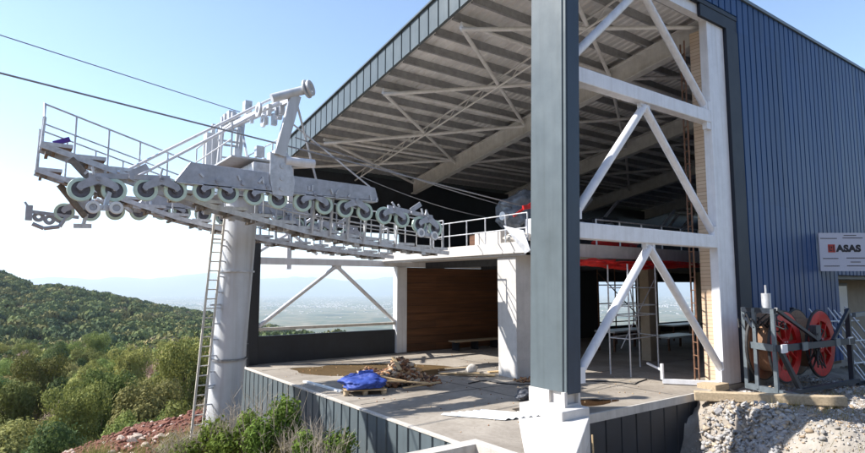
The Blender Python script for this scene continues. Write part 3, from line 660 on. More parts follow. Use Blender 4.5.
for k in range(5): mb.tube((15.0+.14*k,14.25,4.8),(15.0+.14*k,14.25,5.7),.025,6)
mb.build('guard_bars','white',rm)
tag(MB().box((15.6,18.0,4.65),(16.1,18.8,5.3)).build('crate','wood'),'brown wooden crate on the upper deck behind the railing','crate')
tag(MB().box((14.7,15.9,4.66),(15.3,17.4,5.25)).build('box','concl',bevel=.02),'white block standing on the deck edge beside the crate','box')
tag(lump('cement_sack',(14.9,15.2,4.8),(.45,.5,.3),'conc',.3,3,5),'grey sack lying on the deck between white block and machine','sack')
o=MB().add([(14.0,15.0,5.3),(14.0,14.0,5.05),(13.9,13.6,4.35),(13.95,13.9,4.25),(14.03,15.0,5.3),(14.03,14.0,5.05),(13.93,13.6,4.35),(13.98,13.9,4.25)],[(0,1,2,3),(7,6,5,4),(0,4,5,1),(1,5,6,2),(2,6,7,3),(3,7,4,0)]).build('steel_plate','galv'); tag(o,'slanted grey steel plate hanging on the deck corner above the pier','plate')
for k in range(7):
    x=20+k*2.3; y=17+random.uniform(-1,3); h=random.uniform(.8,2.2)
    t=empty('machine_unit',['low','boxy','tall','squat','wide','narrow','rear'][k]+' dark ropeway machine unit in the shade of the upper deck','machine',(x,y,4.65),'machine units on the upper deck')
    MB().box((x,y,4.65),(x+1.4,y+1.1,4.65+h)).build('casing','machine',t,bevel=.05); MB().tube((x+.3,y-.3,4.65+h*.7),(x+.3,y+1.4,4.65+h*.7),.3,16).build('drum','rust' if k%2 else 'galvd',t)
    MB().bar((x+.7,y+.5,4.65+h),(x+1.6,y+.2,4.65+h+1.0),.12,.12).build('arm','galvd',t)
o=MB().tube((12.1+.0,10.4,4.0),(12.1,10.4,6.2),.05,8).build('post','white'); tag(o,'thin white steel post standing behind the corner column','post')
# pallet + tarp
pc=Vector((8.75,15.55,0)); ang=R(-25)
pl=empty('pallet','pale wooden pallet on the floor slab under the blue tarp','pallet',pc)
mb1=MB(); mb2=MB()
ux=Vector((math.cos(ang),math.sin(ang),0)); uy=Vector((-math.sin(ang),math.cos(ang),0))
for k in range(6): c=pc+uy*(-.5+k*.2)+Vector((0,0,.15)); mb1.bar(c-ux*.62,c+ux*.62,.13,.025)
for k in (-1,0,1):
    c=pc+ux*.55*k
    mb2.bar(c-uy*.55+Vector((0,0,.02)),c+uy*.55+Vector((0,0,.02)),.12,.03)
    for j in (-1,0,1): d_=c+uy*.48*j; mb2.bar(d_+Vector((-.06,0,.085)),d_+Vector((.06,0,.085)),.12,.09)
mb1.build('deck_boards','plank',pl); mb2.build('stringers','timber',pl)
t=lump('tarp_bundle',(pc.x,pc.y+.0,.28),(.68,.60,.27),'blue',.20,5,11,True,1.3); tag(t,'crumpled blue tarp bundle sitting on the wooden pallet','tarp')
tag(MB().tube((pc.x-.15,pc.y+.05,.53),(pc.x+.25,pc.y-.1,.56),.10,12).build('tarp_roll','blue'),'small rolled blue tarp on top of the blue bundle','tarp roll')
# brick / scrap pile
def chips(name,m,pts,smin,smax,elong=1.5,seed=1,mats=None):
    r=random.Random(seed); vs=[];fs=[];mi=[];c=0
    for p in pts:
        s=Vector((r.uniform(smin,smax)*elong,r.uniform(smin,smax),r.uniform(smin,smax)*.6))
        e=Matrix.Rotation(r.random()*6.28,3,'Z')@Matrix.Rotation(r.uniform(-.9,.9),3,'X')@Matrix.Rotation(r.uniform(-.7,.7),3,'Y')
        for q in cube: 
            v=e@Vector(((q[0]+r.uniform(-.14,.14))*s.x,(q[1]+r.uniform(-.14,.14))*s.y,(q[2]-.5+r.uniform(-.14,.14))*s.z)); vs.append((v.x+p[0],v.y+p[1],v.z+p[2]))
        fs.append(cf+c*8); k=r.randrange(len(mats or [1])); mi+= [k]*6; c+=1
    me=np_mesh(name,np.array(vs),np.vstack(fs),mats or [M[m]],False,None,np.array(mi)); o=bpy.data.objects.new(name,me); COL.objects.link(o); return o
M['br1']=mat('scrap_brown',(.27,.125,.06),.85,0,.35,6.); M['br2']=mat('scrap_tan',(.44,.26,.13),.85,0,.3,6.); M['br3']=mat('scrap_dark',(.09,.05,.035),.85,0,.3,6.); M['br4']=mat('scrap_pale',(.50,.38,.27),.85,0,.3,6.)
pts=[]; r=random.Random(4)
for k in range(1200):
    u=r.gauss(0,.42); v=r.gauss(0,.42); q=math.hypot(u,v)
    if q>1: continue
    hgt=.85*(1-q)**.8*(.8+.3*math.sin(u*7)); x=10.4+u*1.55*.81+v*1.05*.59; y=16.5-u*1.55*.59+v*1.05*.81
    pts.append((x,y,max(.04,hgt*r.uniform(.5,1))))
kind(chips('scrap_pile',None,pts,.04,.14,2.6,5,[M['br1'],M['br1'],M['br2'],M['br3'],M['br4']]),'stuff','heap of brown broken tile and wood scraps on the floor slab')
for k,(a,b,l) in enumerate([((8.95,15.95,.52),(9.9,15.0,.28),'upper pale plank sticking out of the scrap heap behind the blue tarp'),((9.1,15.35,.34),(10.6,14.8,.20),'middle pale plank lying across the front of the scrap heap'),((9.8,15.0,.10),(11.1,14.9,.16),'pale plank at the right foot of the scrap heap'),((10.2,15.8,.5),(10.25,16.3,.85),'short upright board stuck in the top of scrap heap')]):
    tag(MB().bar(a,b,.13,.03).build('plank','plank'),l,'plank','planks around the scrap heap')
for k,(a,b,l) in enumerate([((12.6,16.9,.05),(13.7,16.0,.06),'plank lying flat left of the concrete pier'),((12.9,16.3,.12),(13.9,15.4,.05),'plank resting on another plank left of the pier'),((13.0,17.1,.15),(14.1,16.6,.2),'board propped behind the planks near the pier'),((14.3,16.2,.04),(15.3,15.9,.04),'short board at the foot of the pier')]):
    tag(MB().bar(a,b,.2,.04).build('plank','plank' if k!=2 else 'timber'),l,'plank','planks by the concrete pier')
tag(lump('stone_block',(13.75,16.5,.12),(.22,.22,.22),'conc',.2,2,3),'small grey block standing among planks near the pier','block')
kind(chips('brick_scraps',None,[(14.2+r.uniform(-.5,1.0),14.2+r.uniform(-.3,.3),.04) for k in range(60)],.03,.10,1.5,8,[M['br1'],M['br2']]),'stuff','reddish scraps at the pier foot')
kind(chips('floor_debris',None,[(7.9+r.random()*11,10+r.random()*12,.012) for k in range(260)],.01,.035,1.6,9,[M['br2'],M['conc'],M['br1'],M['plank']]),'stuff','small debris scattered over the floor slab')
# floor sheet lying near the column
mb=MB()
for k in range(6):
    a=8.75+k*.2; b=a+.2
    mb.add([(a,11.7-.05*k,.02),(a+.1,11.7-.05*k,.06),(b,11.7-.05*k,.02),(a+.9,10.35-.05*k,.02),(a+1.0,10.35-.05*k,.06),(b+.9,10.35-.05*k,.02)],[(0,1,4,3),(1,2,5,4)])
tag(mb.build('metal_sheet','sheet',fixn=False),'white corrugated metal sheet lying on the slab beside the corner column','sheet')
tag(MB().bar((8.05,18.3,.03),(8.2,15.9,.03),.12,.05).build('plank','sheet'),'long white strip lying on the slab near the retaining wall edge','strip')
tag(lump('rubble_sack',(11.75,11.75,.14),(.30,.26,.20),'machine',.3,4,21),'grey sack slumped on the slab behind the corner column','sack')
pts=[Vector((12.2+.35*k+.3*math.sin(k*1.3),14.8-.22*k+.5*math.sin(k*.9),.02)) for k in range(16)]
tag(MB().path(pts,.018,6).build('hose','black'),'thin black hose snaking over the slab between pier and corner column','hose')
# puddles
def puddle(name,cx,cy,ax,ay,rot,label,colr,rough=.04,seed=0):
    n=60; vs=[]
    for i in range(n):
        a=2*math.pi*i/n; k=1+.3*mnoise.noise(Vector((math.cos(a)*1.7+seed,math.sin(a)*1.7,seed+.3)))
        u=math.cos(a)*ax*k; v=math.sin(a)*ay*k; vs.append((cx+u*math.cos(rot)-v*math.sin(rot),cy+u*math.sin(rot)+v*math.cos(rot),.006))
    o=MB().add(vs,[tuple(range(n))]).build(name,mat(name,colr,rough,0,.2,1.5,0,rvar=0)); kind(o,'stuff',label)
puddle('puddle',11.6,19.3,3.1,1.5,R(-36),'muddy brown puddle on the slab behind the scrap heap',(.17,.115,.06),.10)
puddle('puddle',12.9,10.6,.9,.4,R(-20),'puddle reflecting the sky beside the corner column foot',(.06,.035,.02),.03,5)
# wet / stained mark under wood wall: low bench
t=empty('bench','low dark slatted bench against the wooden wall','bench',(18.6,22.6,0))
MB().box((17.6,22.3,.42),(20.6,22.9,.48)).build('seat','timber',t)
for x in (17.8,19,20.3): MB().box((x,22.35,0),(x+.08,22.85,.42)).build('leg','dark',t)
# ------------------------------------------------------------------ ropeway tower
tw=empty('ropeway_tower','tall galvanised ropeway tower with wheel trains, catwalks and railings left of the station','tower',(5.6,18.5,-1.8))
def T(mb,name,m,parent=tw,bevel=0): return mb.build(name,m,parent,bevel)
mb=MB(); n=16
mb.tube((5.42,18.5,-2.4),(5.88,18.5,6.2),.50,24,.51); sh=T(mb,'shaft','shaft')
mb=MB(); mb.tube((5.87,18.5,5.95),(5.87,18.5,6.2),.66,24); mb.tube((5.43,18.5,-2.2),(5.43,18.5,-2.05),.8,24)
for z in (.9,3.6): mb.tube((5.55+.0535*z,18.5,z),(5.55+.0535*z,18.5,z+.05),.56,24); T(mb,'flange','galv',sh)
mb=MB()
for z in (.2,2.6,4.6): mb.bar((5.3,18.3,z),(4.9,18.15,z),.05,.05)
T(mb,'ladder_bracket','galv',sh)
ld=bpy.data.objects.new('ladder',None); COL.objects.link(ld); ld.parent=tw
lb=MB(); p=Vector((4.58,18.1,-2.0)); q=Vector((5.08,18.1,5.6)); s_=Vector((.15,.0,0))
for k in (-1,1): lb.bar(p+s_*k,q+s_*k,.06,.05)
for i in range(1,27): a=p.lerp(q,i/27); lb.tube(a-s_,a+s_,.02,6)
bpy.data.objects.remove(ld); T(lb,'ladder','cream')
mb=MB()
for i in range(16): a=p.lerp(q,(i+.5)/16)+Vector((.2,.1,0)); mb.bar(a,a+Vector((.3,.12,-.03)),.03,.04)
T(mb,'rung_bars','galv')
# crossarm
mb=MB().bar((5.7,16.3,6.5),(5.7,21.6,6.5),.5,.5); T(mb,'crossarm','galv',bevel=.02)
zx=np.array([1.2,1.9,2.6,3.3,4,4.65,5.35,6.05,6.8,7.5,8.2,8.9,9.6,10.3,11,11.65]); zzp=np.array([5.46,5.51,5.59,5.63,5.69,5.70,5.70,5.66,5.63,5.60,5.55,5.50,5.43,5.36,5.22,5.13])
cwx=[.36,4.3,5.66,7.2,8.9,10.9,12.6]; cwz=[6.67,5.51,5.24,4.94,4.74,4.59,4.47]
def prof_at(px,pz,x): return float(np.interp(x,px,pz))
def train(yn,inn):       # inn=+1 : catwalk towards +Y
    o_=-inn   # outer side dir
    for x,z in zip(zx,zzp):
        rd=.285
        s=T(MB().ring((x,yn,z),(0,1,0),rd,rd-.088,.09,32),'sheave','mint')
        hb=MB().ring((x,yn,z),(0,1,0),rd-.089,.075,.035,24); hb.tube((x,yn-.08,z),(x,yn+.08,z),.075,12)
        for k in range(8): a=k*math.pi/4; hb.tube((x+.13*math.cos(a),yn-.025,z+.13*math.sin(a)),(x+.13*math.cos(a),yn+.025,z+.13*math.sin(a)),.014,6)
        T(hb,'hub','hub',s)
        T(MB().tube((x,yn-.11,z),(x,yn-.085,z),.035,10),'bolt','galv',s)
    for i in range(0,16,2):       # rockers carrying two sheaves
        a=Vector((zx[i],yn-.13,zzp[i]+.02)); b=Vector((zx[i+1],yn-.13,zzp[i+1]+.02)); m_=(a+b)/2+Vector((0,0,.24))
        mb=MB(); poly=[a+Vector((-.10,0,.02)),a+Vector((-.03,0,-.06)),a+Vector((.06,0,.0)),m_+Vector((0,0,-.12)),b+Vector((-.06,0,.0)),b+Vector((.03,0,-.06)),b+Vector((.10,0,.02)),b+Vector((.06,0,.12)),m_+Vector((.14,0,.06)),m_+Vector((-.14,0,.06)),a+Vector((-.06,0,.12))]
        mb.prism(poly,(0,0,0),(0,.03,0)); mb.prism(poly,(0,.235,0),(0,.03,0)); mb.tube(m_+Vector((0,-.03,0)),m_+Vector((0,.3,0)),.05,12)
        T(mb,'rocker','galvd')
    for i in range(0,16,4):
        a=Vector(((zx[i]+zx[i+1])/2,yn,(zzp[i]+zzp[i+1])/2+.27)); b=Vector(((zx[i+2]+zx[i+3])/2,yn,(zzp[i+2]+zzp[i+3])/2+.27))
        mb=MB().bar(a+Vector((-.2,0,.06)),b+Vector((.2,0,.06)),.10,.13); mb.bar((a+b)/2+Vector((-.05,-.10,.1)),(a+b)/2+Vector((.35,-.10,.36)),.04,.16)
        for q_ in (a,b,(a+b)/2): mb.tube(q_+Vector((0,-.16,.03)),q_+Vector((0,.16,.03)),.06,12)
        T(mb,'rocker_beam','galvd')
    # long main beam with chamfered left end
    y0=yn-.10
    poly=[Vector((3.25,y0,5.86)),Vector((9.35,y0,5.88)),Vector((9.22,y0,6.28)),Vector((9.0,y0,6.32)),Vector((3.62,y0,6.42))]
    T(MB().prism(poly,(0,0,0),(0,.26,0)),'main_beam','galvd',bevel=.015)
    mb=MB().box((3.3,y0-.03,5.83),(9.3,y0+.29,5.858)); 
    T(mb,'beam_flange','galv')
    # hanger plate in the middle
    mb=MB().prism([Vector((5.85,y0-.05,5.75)),Vector((6.45,y0-.05,5.75)),Vector((6.5,y0-.05,6.2)),Vector((6.3,y0-.05,6.95)),Vector((5.75,y0-.05,6.95)),Vector((5.75,y0-.05,6.2))],(0,0,0),(0,.04,0)); 
    for z in (5.95,6.25,6.6): mb.tube((6.1,y0-.08,z),(6.1,y0,z),.07,12)
    T(mb,'hanger_plate','galv'); T(MB().tube((6.2,y0,6.78),(7.1,y0,6.80),.13,16),'stub_tube','white')
    # guide rollers
    for gx,gz in ((1.46,5.04),(1.95,5.06),(10.95,4.93),(11.5,4.86))[0 if inn>0 else 2:]:
        mb=MB().ring((gx,yn-.18,gz),(0,1,0),.155,.085,.06,24); g_=T(mb,'guide_roller','sheet'); T(MB().ring((gx,yn-.18,gz),(0,1,0),.08,.02,.03,16),'roller_hub','galvd',g_)
    T(MB().bar((1.46,yn-.1,5.04),(1.95,yn-.1,5.06),.05,.14).bar((1.7,yn-.1,5.0),(1.8,yn-.05,5.45),.05,.1),'roller_arm','galv'); T(MB().bar((10.95,yn-.1,4.93),(11.5,yn-.1,4.86),.05,.12).bar((11.2,yn-.1,4.9),(11.3,yn-.05,5.2),.05,.1),'roller_arm','galv')
    # end gadgets
    mb=MB(); 
    for k in range(3): mb.ring((.55+.28*k,yn+.1,5.28-.07*(k%2)),(0,1,0),.16,.05,.1,18)
    mb.bar((.25,yn,5.42),(1.6,yn,5.32),.08,.10); mb.bar((.3,yn,5.15),(.3,yn,5.6),.18,.2); mb.path([(.4,yn,5.05),(.7,yn,4.92),(1.1,yn,5.0),(1.25,yn,5.3)],.06,8); mb.bar((.18,yn,5.7),(.3,yn,5.5),.04,.06)
    if inn<0: T(mb,'rope_catcher','galvd')
    # catwalk
    ya=yn+inn*.45; yb=yn+inn*1.15
    st_=MB(); tr=MB(); nose=MB(); xs_=np.arange(.4,12.6,.05)
    for y in (ya,yb):
        for a,b in zip(cwx[:-1],cwx[1:]): st_.bar((a,y,prof_at(cwx,cwz,a)-.14),(b,y,prof_at(cwx,cwz,b)-.14),.05,.14)
    T(st_,'stringer','galv')
    x=.4; k=0
    while x<12.3:
        z=prof_at(cwx,cwz,x+.3); l=.62
        tr.box((x,min(ya,yb)+.03,z-.05),(x+l,max(ya,yb)-.03,z-.015)); nose.box((x,min(ya,yb)-.03,z-.06),(x+l,min(ya,yb)+.025,z+.03)); tr.box((x+.2,min(ya,yb)+.05,z-.2),(x+.27,max(ya,yb)-.05,z-.055)); tr.bar((x+.1,ya,z-.22),(x+.1,yb,z-.22),.07,.07)
        x+=.72; k+=1
    T(tr,'treads','grate'); T(nose,'toe_board','galv')
    # hangers & railings
    hg=MB()
    for x in (2.0,3.6,7.3,7.9,8.5,9.1,9.7,10.3):
        zt=prof_at(zx,zzp,x)+.3; zb_=prof_at(cwx,cwz,x)-.15
        if abs(zt-zb_)>.2: T(MB().bar((x,yn+inn*.22,max(zt,zb_)),(x,yn+inn*.40,min(zt,zb_)),.06,.10),'hanger','galv')
    T(MB().bar((1.0,ya,6.25),(1.75,yn+.1*inn,5.35),.10,.16),'strut','grate'); T(MB().bar((2.4,ya,6.0),(3.1,yn,5.6),.08,.12),'strut','galv')
    rl=MB(); rx=[.42,1.1,1.85,2.6,3.3,4.1,4.9,5.8,6.7,7.6,8.5,9.4,10.3,11.2,12.3]
    tops=[]
    for x in rx:
        z=prof_at(cwx,cwz,x); rl.tube((x,yb,z-.1),(x,yb,z+1.05),.024,8); tops.append((x,yb,z+1.05))
    rl.path(tops,.024,8); rl.path([(a,b,c-.5) for a,b,c in tops],.02,8)
    for dy in (ya,yb): rl.tube((.38,dy,6.5),(.42,dy,7.72 if dy==yb else 7.2),.03,8)
    rl.tube((.40,ya,7.2),(.40,yb,7.72),.022,8)
    T(rl,'railing','galv')
    r2=MB(); t2=[]
    for x in rx[7:]:
        z=prof_at(cwx,cwz,x); r2.tube((x,ya,z-.1),(x,ya,z+.62),.02,8); t2.append((x,ya,z+.62))
    r2.path(t2,.02,8); r2.path([(a,b,c-.3) for a,b,c in t2],.018,8)
    xe=12.35; ze=prof_at(cwx,cwz,xe)
    r2.path([(xe,ya,ze),(xe,ya,ze+1.0),(xe,yb,ze+1.0),(xe,yb,ze)],.025,8)
    T(r2,'inner_railing','galv')
    # underside pipes, brackets (busy hardware)
    hw=MB(); rr_=random.Random(int(yn))
    for k in range(46):
        x=rr_.uniform(.9,11.8); z=prof_at(cwx,cwz,x)-.2; y=rr_.uniform(min(ya,yb),max(ya,yb)); s=rr_.uniform(.04,.12)
        T(MB().box((x,y,z-s),(x+s*1.6,y+s,z)),'bracket','galv')
    for k in range(22):
        x=rr_.uniform(1.2,11.3); z=prof_at(zx,zzp,x)+.36; T(MB().bar((x,yn-.12,z),(x+rr_.uniform(-.12,.12),yn-.12,z+rr_.uniform(.06,.2)),.05,.05),'finger','galv')
    hw.path([(x,yn+inn*.5,prof_at(cwx,cwz,x)-.16) for x in np.linspace(.9,12,30)],.03,6)
    T(hw,'conduit','galv')
train(15.9,1); train(21.2,-1)
T(MB().bar((.62,16.45,6.60),(.95,16.4,6.75),.12,.1),'cloth_wrap','purple')
# lifting frames and top gear
mb=MB().bar((6.0,15.75,6.9),(6.45,15.75,8.75),.16,.30); mb.bar((6.2,16.1,6.9),(6.55,16.1,8.75),.14,.20); T(mb,'lifting_arm','shaft')
mb=MB().tube((5.75,15.8,8.55),(6.75,15.65,8.98),.13,18); mb.ring((6.76,15.65,8.99),(.6,-.75,.2),.28,.15,.06,24); mb.ring((6.83,15.56,9.01),(.6,-.75,.2),.24,.13,.08,24); T(mb,'lifting_head','shaft')
mb=MB()
for dy in (0,.35): mb.bar((6.3,15.8+dy,8.6+.3*dy),(6.2,21.2,8.98+.3*dy),.12,.14)
for dx in (-.35,): mb.bar((6.1+dx,15.9,8.35),(6.1+dx,21.2,8.75),.10,.12)
for k in range(7): y=16.3+k*.75; mb.bar((5.75,y,8.36+k*.06),(6.3,y,8.64+k*.06),.07,.07)
T(mb,'top_beam','shaft')
mb=MB()
for x,y in ((5.45,21.2),(6.35,21.2),(5.6,20.6),(6.3,20.6)): mb.bar((x,y,6.7),(x+.15,y,9.0),.13,.13)
for z in (7.1,7.7,8.3,8.9): mb.bar((5.5,21.2,z),(6.5,21.2,z),.07,.07); mb.bar((5.6,20.6,z),(6.4,20.6,z),.06,.06)
mb.bar((6.4,20.6,8.9),(6.2,18.9,7.0),.07,.07); mb.box((5.3,20.9,7.4),(5.7,21.4,8.6))
T(mb,'lifting_frame','shaft')
mb=MB()
r=random.Random(3)
for k in range(9): x=5.7+r.uniform(0,.7); y=18.6+r.uniform(0,2.4); s=r.uniform(.1,.25); T(MB().box((x,y,8.95),(x+s,y+s*1.3,9.0+s*1.3)),'gear_box','galv')
for k in range(10): x=5.6+r.uniform(0,.9); y=16.0+r.uniform(0,1.8); s=r.uniform(.06,.16); T(MB().box((x,y,8.3),(x+s,y+s,8.35+s*2)),'gear_box','galv')
T(MB().ring((5.55,16.3,8.3),(1,0,0),.22,.1,.08,18),'pulley','galv'); T(MB().ring((5.95,17.0,8.2),(1,0,0),.2,.08,.08,18),'pulley','galv')
mb=MB()
mb.box((4.9,16.6,6.88),(6.7,20.6,6.93)); railing(mb,(4.9,16.6,6.93),(4.9,20.6,6.93),.95,4,.022); railing(mb,(6.7,17.4,6.93),(6.7,20.6,6.93),.95,4,.022)
for k in range(14): x=5.0+r.uniform(0,1.8); y=16.1+r.uniform(0,3.6); s=r.uniform(.08,.3); T(MB().box((x,y,6.94),(x+s,y+s,6.96+s*1.4)),'gear_box','galv')
T(mb,'platform','shaft')
for dz,dx in ((0,0),(-.22,.15)): T(MB().tube((2.25+dx,17.0,6.2+dz),(6.4,16.5,9.05+dz),.04,10),'stay_tube','white')
T(MB().tube((6.55,15.9,8.6),(7.6,16.6,6.3),.035,8),'stay_tube','galv')
T(MB().tube((6.6,16.2,8.0),(9.3,16.3,6.4),.03,8),'stay_tube','galv')
# ropes
def rope(label,p,q,sag,r=.028,n=40):
    p=Vector(p);q=Vector(q); mb=MB(); pts=[]
    for i in range(n+1): t=i/n; a=p.lerp(q,t); a.z-=sag*4*t*(1-t); pts.append(a)
    mb.path(pts,r,8); return tag(mb.build('haul_rope','cable'),label,'cable')
p0=Vector((-.49,15.9,7.95)); p1=Vector((14.9,15.9,6.36)); d_=(p1-p0); rope('thick steel rope running low over the near wheel train into the station',p0-d_*2.4,p1+d_*.12,.0,.024)
q0=Vector((-.72,21,10.63)); q1=Vector((6.46,21,9.56)); d_=q1-q0; rope('thin steel rope meeting the top of the tower lifting frame',q0-d_*5,q1,0,.017)
rope('thin steel line from lifting frame down to the deck machine',(6.6,16.1,7.6),(17.0,17.1,6.3),.1,.018)
rope('thin tie rope under the roof behind the near wheel train',(9.0,16.3,6.7),(16.2,18.5,6.1),.15,.015)
# ------------------------------------------------------------------ rocks
M['rock']=mat('grey_rock',(.31,.30,.30),.9,0,.22,3.,.4,15,objvar=.2); M['rockr']=mat('red_rock',(.17,.068,.048),.9,0,.3,3.,.4,15,objvar=.3); M['rockp']=mat('pale_rock',(.46,.37,.31),.9,0,.25,3.,.4,15,objvar=.15)
def rockmesh(seed,m,sub=2):
    bm=bmesh.new(); bmesh.ops.create_icosphere(bm,subdivisions=sub,radius=1); r=random.Random(seed)
    planes=[(Vector((r.gauss(0,1),r.gauss(0,1),r.gauss(0,1))).normalized(),r.uniform(.38,.72)) for k in range(10)]
    for v in bm.verts:
        for nn,dd_ in planes:
            k=v.co.dot(nn)-dd_
            if k>0: v.co-=nn*k
        v.co*=1+.08*mnoise.noise(v.co*3+Vector((seed,0,0)))
    me=bpy.data.meshes.new('rock'); bm.to_mesh(me); bm.free(); me.materials.append(M[m]); return me
def hz_(x,y): return float(height(np.array([x]),np.array([y]))[0])
def rocks_stuff(name,n,fn,m,smin,smax,label,seed):
    r=random.Random(seed); base=[rockmesh(seed*10+k,m,1) for k in range(6)]
    arr=[(np.array([v.co[:] for v in b.vertices]),np.array([p.vertices[:] for p in b.polygons])) for b in base]
    vs=[];fs=[];c=0; xy=np.array([fn(r) for _ in range(n)]); zs=height(xy[:,0],xy[:,1])
    for (x,y),z in zip(xy,zs):
        v,f=arr[r.randrange(6)]; s=smin+(smax-smin)*r.random()**3; a=r.random()*6.28; Rz=np.array([[math.cos(a),-math.sin(a),0],[math.sin(a),math.cos(a),0],[0,0,1]])
        vv=(v*np.array([s*r.uniform(.8,1.3),s,s*.7]))@Rz.T+np.array([x,y,z+s*.15]); vs.append(vv); fs.append(f+c); c+=len(v)
    for b in base: bpy.data.meshes.remove(b)
    o=bpy.data.objects.new(name,np_mesh(name,np.vstack(vs),np.vstack(fs),[M[m]])); COL.objects.link(o); kind(o,'stuff',label); return o
def f_yard(r):
    while True:
        x=r.uniform(11,27); y=r.uniform(2.5,9.5)
        return (x,y)
def f_rub(r):
    t=r.random(); u=r.gauss(0,.5); y=9.0-2.2*t; x=15.0+1.3*t*.4+u; return (x,y)
def f_red(r):
    d=r.uniform(14,25); s=r.uniform(-.72,-.36)*d; p=fh*d+rt*s; return (p.x,p.y)
M['rk1']=mat('gravel_pale',(.44,.42,.40),.9,0,.2,5.); M['rk2']=mat('gravel_mid',(.27,.26,.25),.9,0,.2,5.); M['rk3']=mat('gravel_tan',(.33,.25,.17),.9,0,.2,5.)
def f_near(r): return (r.uniform(12.5,24),r.uniform(3,9.3))
_q=random.Random(9); _xy=[f_near(_q) for k in range(15000)]; _z=height(np.array([a for a,b in _xy]),np.array([b for a,b in _xy]))
kind(chips('gravel',None,[(a,b,float(c)+.008) for (a,b),c in zip(_xy,_z)],.012,.05,1.2,12,[M['rk1'],M['rk1'],M['rk2'],M['rk2'],M['rk3']]),'stuff','loose grey and tan gravel over the yard')
kind(chips('gravel',None,[(a,b,float(c)+.02) for (a,b),c in list(zip(_xy,_z))[:700]],.04,.13,1.3,13,[M['rk1'],M['rk2'],M['rk3']]),'stuff','larger loose stones scattered over the yard')
M['rk1']=mat('rubble_pale',(.40,.39,.38),.9,0,.2,5.,.3,20); M['rk2']=mat('rubble_mid',(.33,.32,.32),.9,0,.2,5.,.3,20); M['rk3']=mat('rubble_tan',(.40,.33,.25),.9,0,.2,5.,.3,20)
_q=random.Random(2); _xy=[f_rub(_q) for k in range(1900)]; _z=height(np.array([a for a,b in _xy]),np.array([b for a,b in _xy]))
kind(chips('rubble',None,[(a,b,float(c)+_q.uniform(0,.10)) for (a,b),c in zip(_xy,_z)],.03,.15,1.25,2,[M['rk1'],M['rk2'],M['rk2'],M['rk3']]),'stuff','grey broken rubble on the bank beside the basement wall')
rocks_stuff('red_rubble',5000,f_red,'rockr',.02,.14,'loose red stones on the earth bank left of the tower',3)
rocks_stuff('pale_rubble',500,f_red,'rockp',.03,.16,'loose pale stones among the red earth of the bank',6)
rp=[rockmesh(50+k,'rock',2) for k in range(5)]; rr=random.Random(12)
for k in range(40):
    x,y=f_rub(rr); s=rr.uniform(.10,.18); o=bpy.data.objects.new('rock',rp[k%5]); COL.objects.link(o); o.location=(x,y,hz_(x,y)+s*.25); o.scale=(s*rr.uniform(.8,1.3),s,s*.75); o.rotation_euler=(rr.random(),rr.random(),rr.random()*6)
    tag(o,'angular grey rock in the rubble beside the basement wall','rock','grey rocks in the rubble bank')
rp=[rockmesh(80+k,'rockp',2) for k in range(4)]
for k in range(34):
    x,y=f_red(rr); s=rr.uniform(.12,.26); o=bpy.data.objects.new('rock',rp[k%4]); COL.objects.link(o); o.location=(x,y,hz_(x,y)+s*.2); o.scale=(s*rr.uniform(.9,1.4),s,s*.7); o.rotation_euler=(rr.random()*.6,rr.random()*.6,rr.random()*6)
    tag(o,'pale rock on the red earth bank left of the tower','rock','pale rocks on the red bank')
# ------------------------------------------------------------------ vegetation
def leaves(n,lobes,size,seed,shell=.75,asp=.6,jit=.45):
    r=np.random.default_rng(seed); lob=np.array(lobes,float); w_=lob[:,3]*lob[:,4]; k=r.choice(len(lob),n,p=w_/w_.sum())
    u=r.normal(size=(n,3)); u/=np.linalg.norm(u,axis=1)[:,None]; rad=shell+(1-shell)*r.random(n)**.6; rad*=1+.16*np.sin(u[:,0]*9+k*2)*np.cos(u[:,1]*8+k)+.1*r.normal(size=n)
    c=lob[k,:3]+u*rad[:,None]*lob[k][:,[3,3,4]]
    nn=u+jit*r.normal(size=(n,3)); nn/=np.linalg.norm(nn,axis=1)[:,None]
    t=np.cross(nn,r.normal(size=(n,3))); t/=np.linalg.norm(t,axis=1)[:,None]; b=np.cross(nn,t)
    s=size*(.6+.8*r.random(n))[:,None]
    v=np.stack([c-t*s,c-b*s*asp,c+t*s,c+b*s*asp],1).reshape(-1,3); f=np.arange(4*n).reshape(n,4)
    return v,f
def tree_proto(label,h,rad,leafmat,seed,nl=3200,size=.13,grp='trees on the slope below the bank',cat='tree',name='broadleaf_tree'):
    r=random.Random(seed); t=empty(name,label,cat,(0,0,0),grp)
    lobes=[(0,0,h*.62,rad*.72,h*.26)]
    for k in range(9):
        a=2.4*k+r.uniform(-.3,.3); q=rad*r.uniform(.35,.72); lobes.append((math.cos(a)*q,math.sin(a)*q,h*r.uniform(.42,.86),rad*r.uniform(.26,.44),h*r.uniform(.09,.16)))
    v,f=leaves(nl,lobes,size,seed,.7); me=np_mesh('crown',v,f,[M[leafmat]]); o=bpy.data.objects.new('crown',me); COL.objects.link(o); o.parent=t
    mb=MB().tube((0,0,-.6),(0,0,h*.45),.16*h/8,8,.1*h/8); mb.tube((0,0,h*.45),(.1,.1,h*.85),.1*h/8,6,.03)
    for l in lobes[1:]: mb.tube((0,0,h*.35),(l[0]*.9,l[1]*.9,l[2]),.06*h/8,5,.02)
    mb.build('trunk','bark',t); return t
kinds=[('green leafy tree with a rounded crown on the slope below the bank','leaf_g',8.5,3.2),('dark green dense tree on the slope below the bank','leaf_d',9,3.0),('olive yellowing tree on the slope below the bank','leaf_o',8,3.3),('orange brown autumn tree on the slope below the bank','leaf_y',7.5,3.0),('thin brown half bare tree on the slope below the bank','leaf_b',8,2.8),('tall bright green tree on the slope below the bank','leaf_g',10,3.6)]
protos=[]
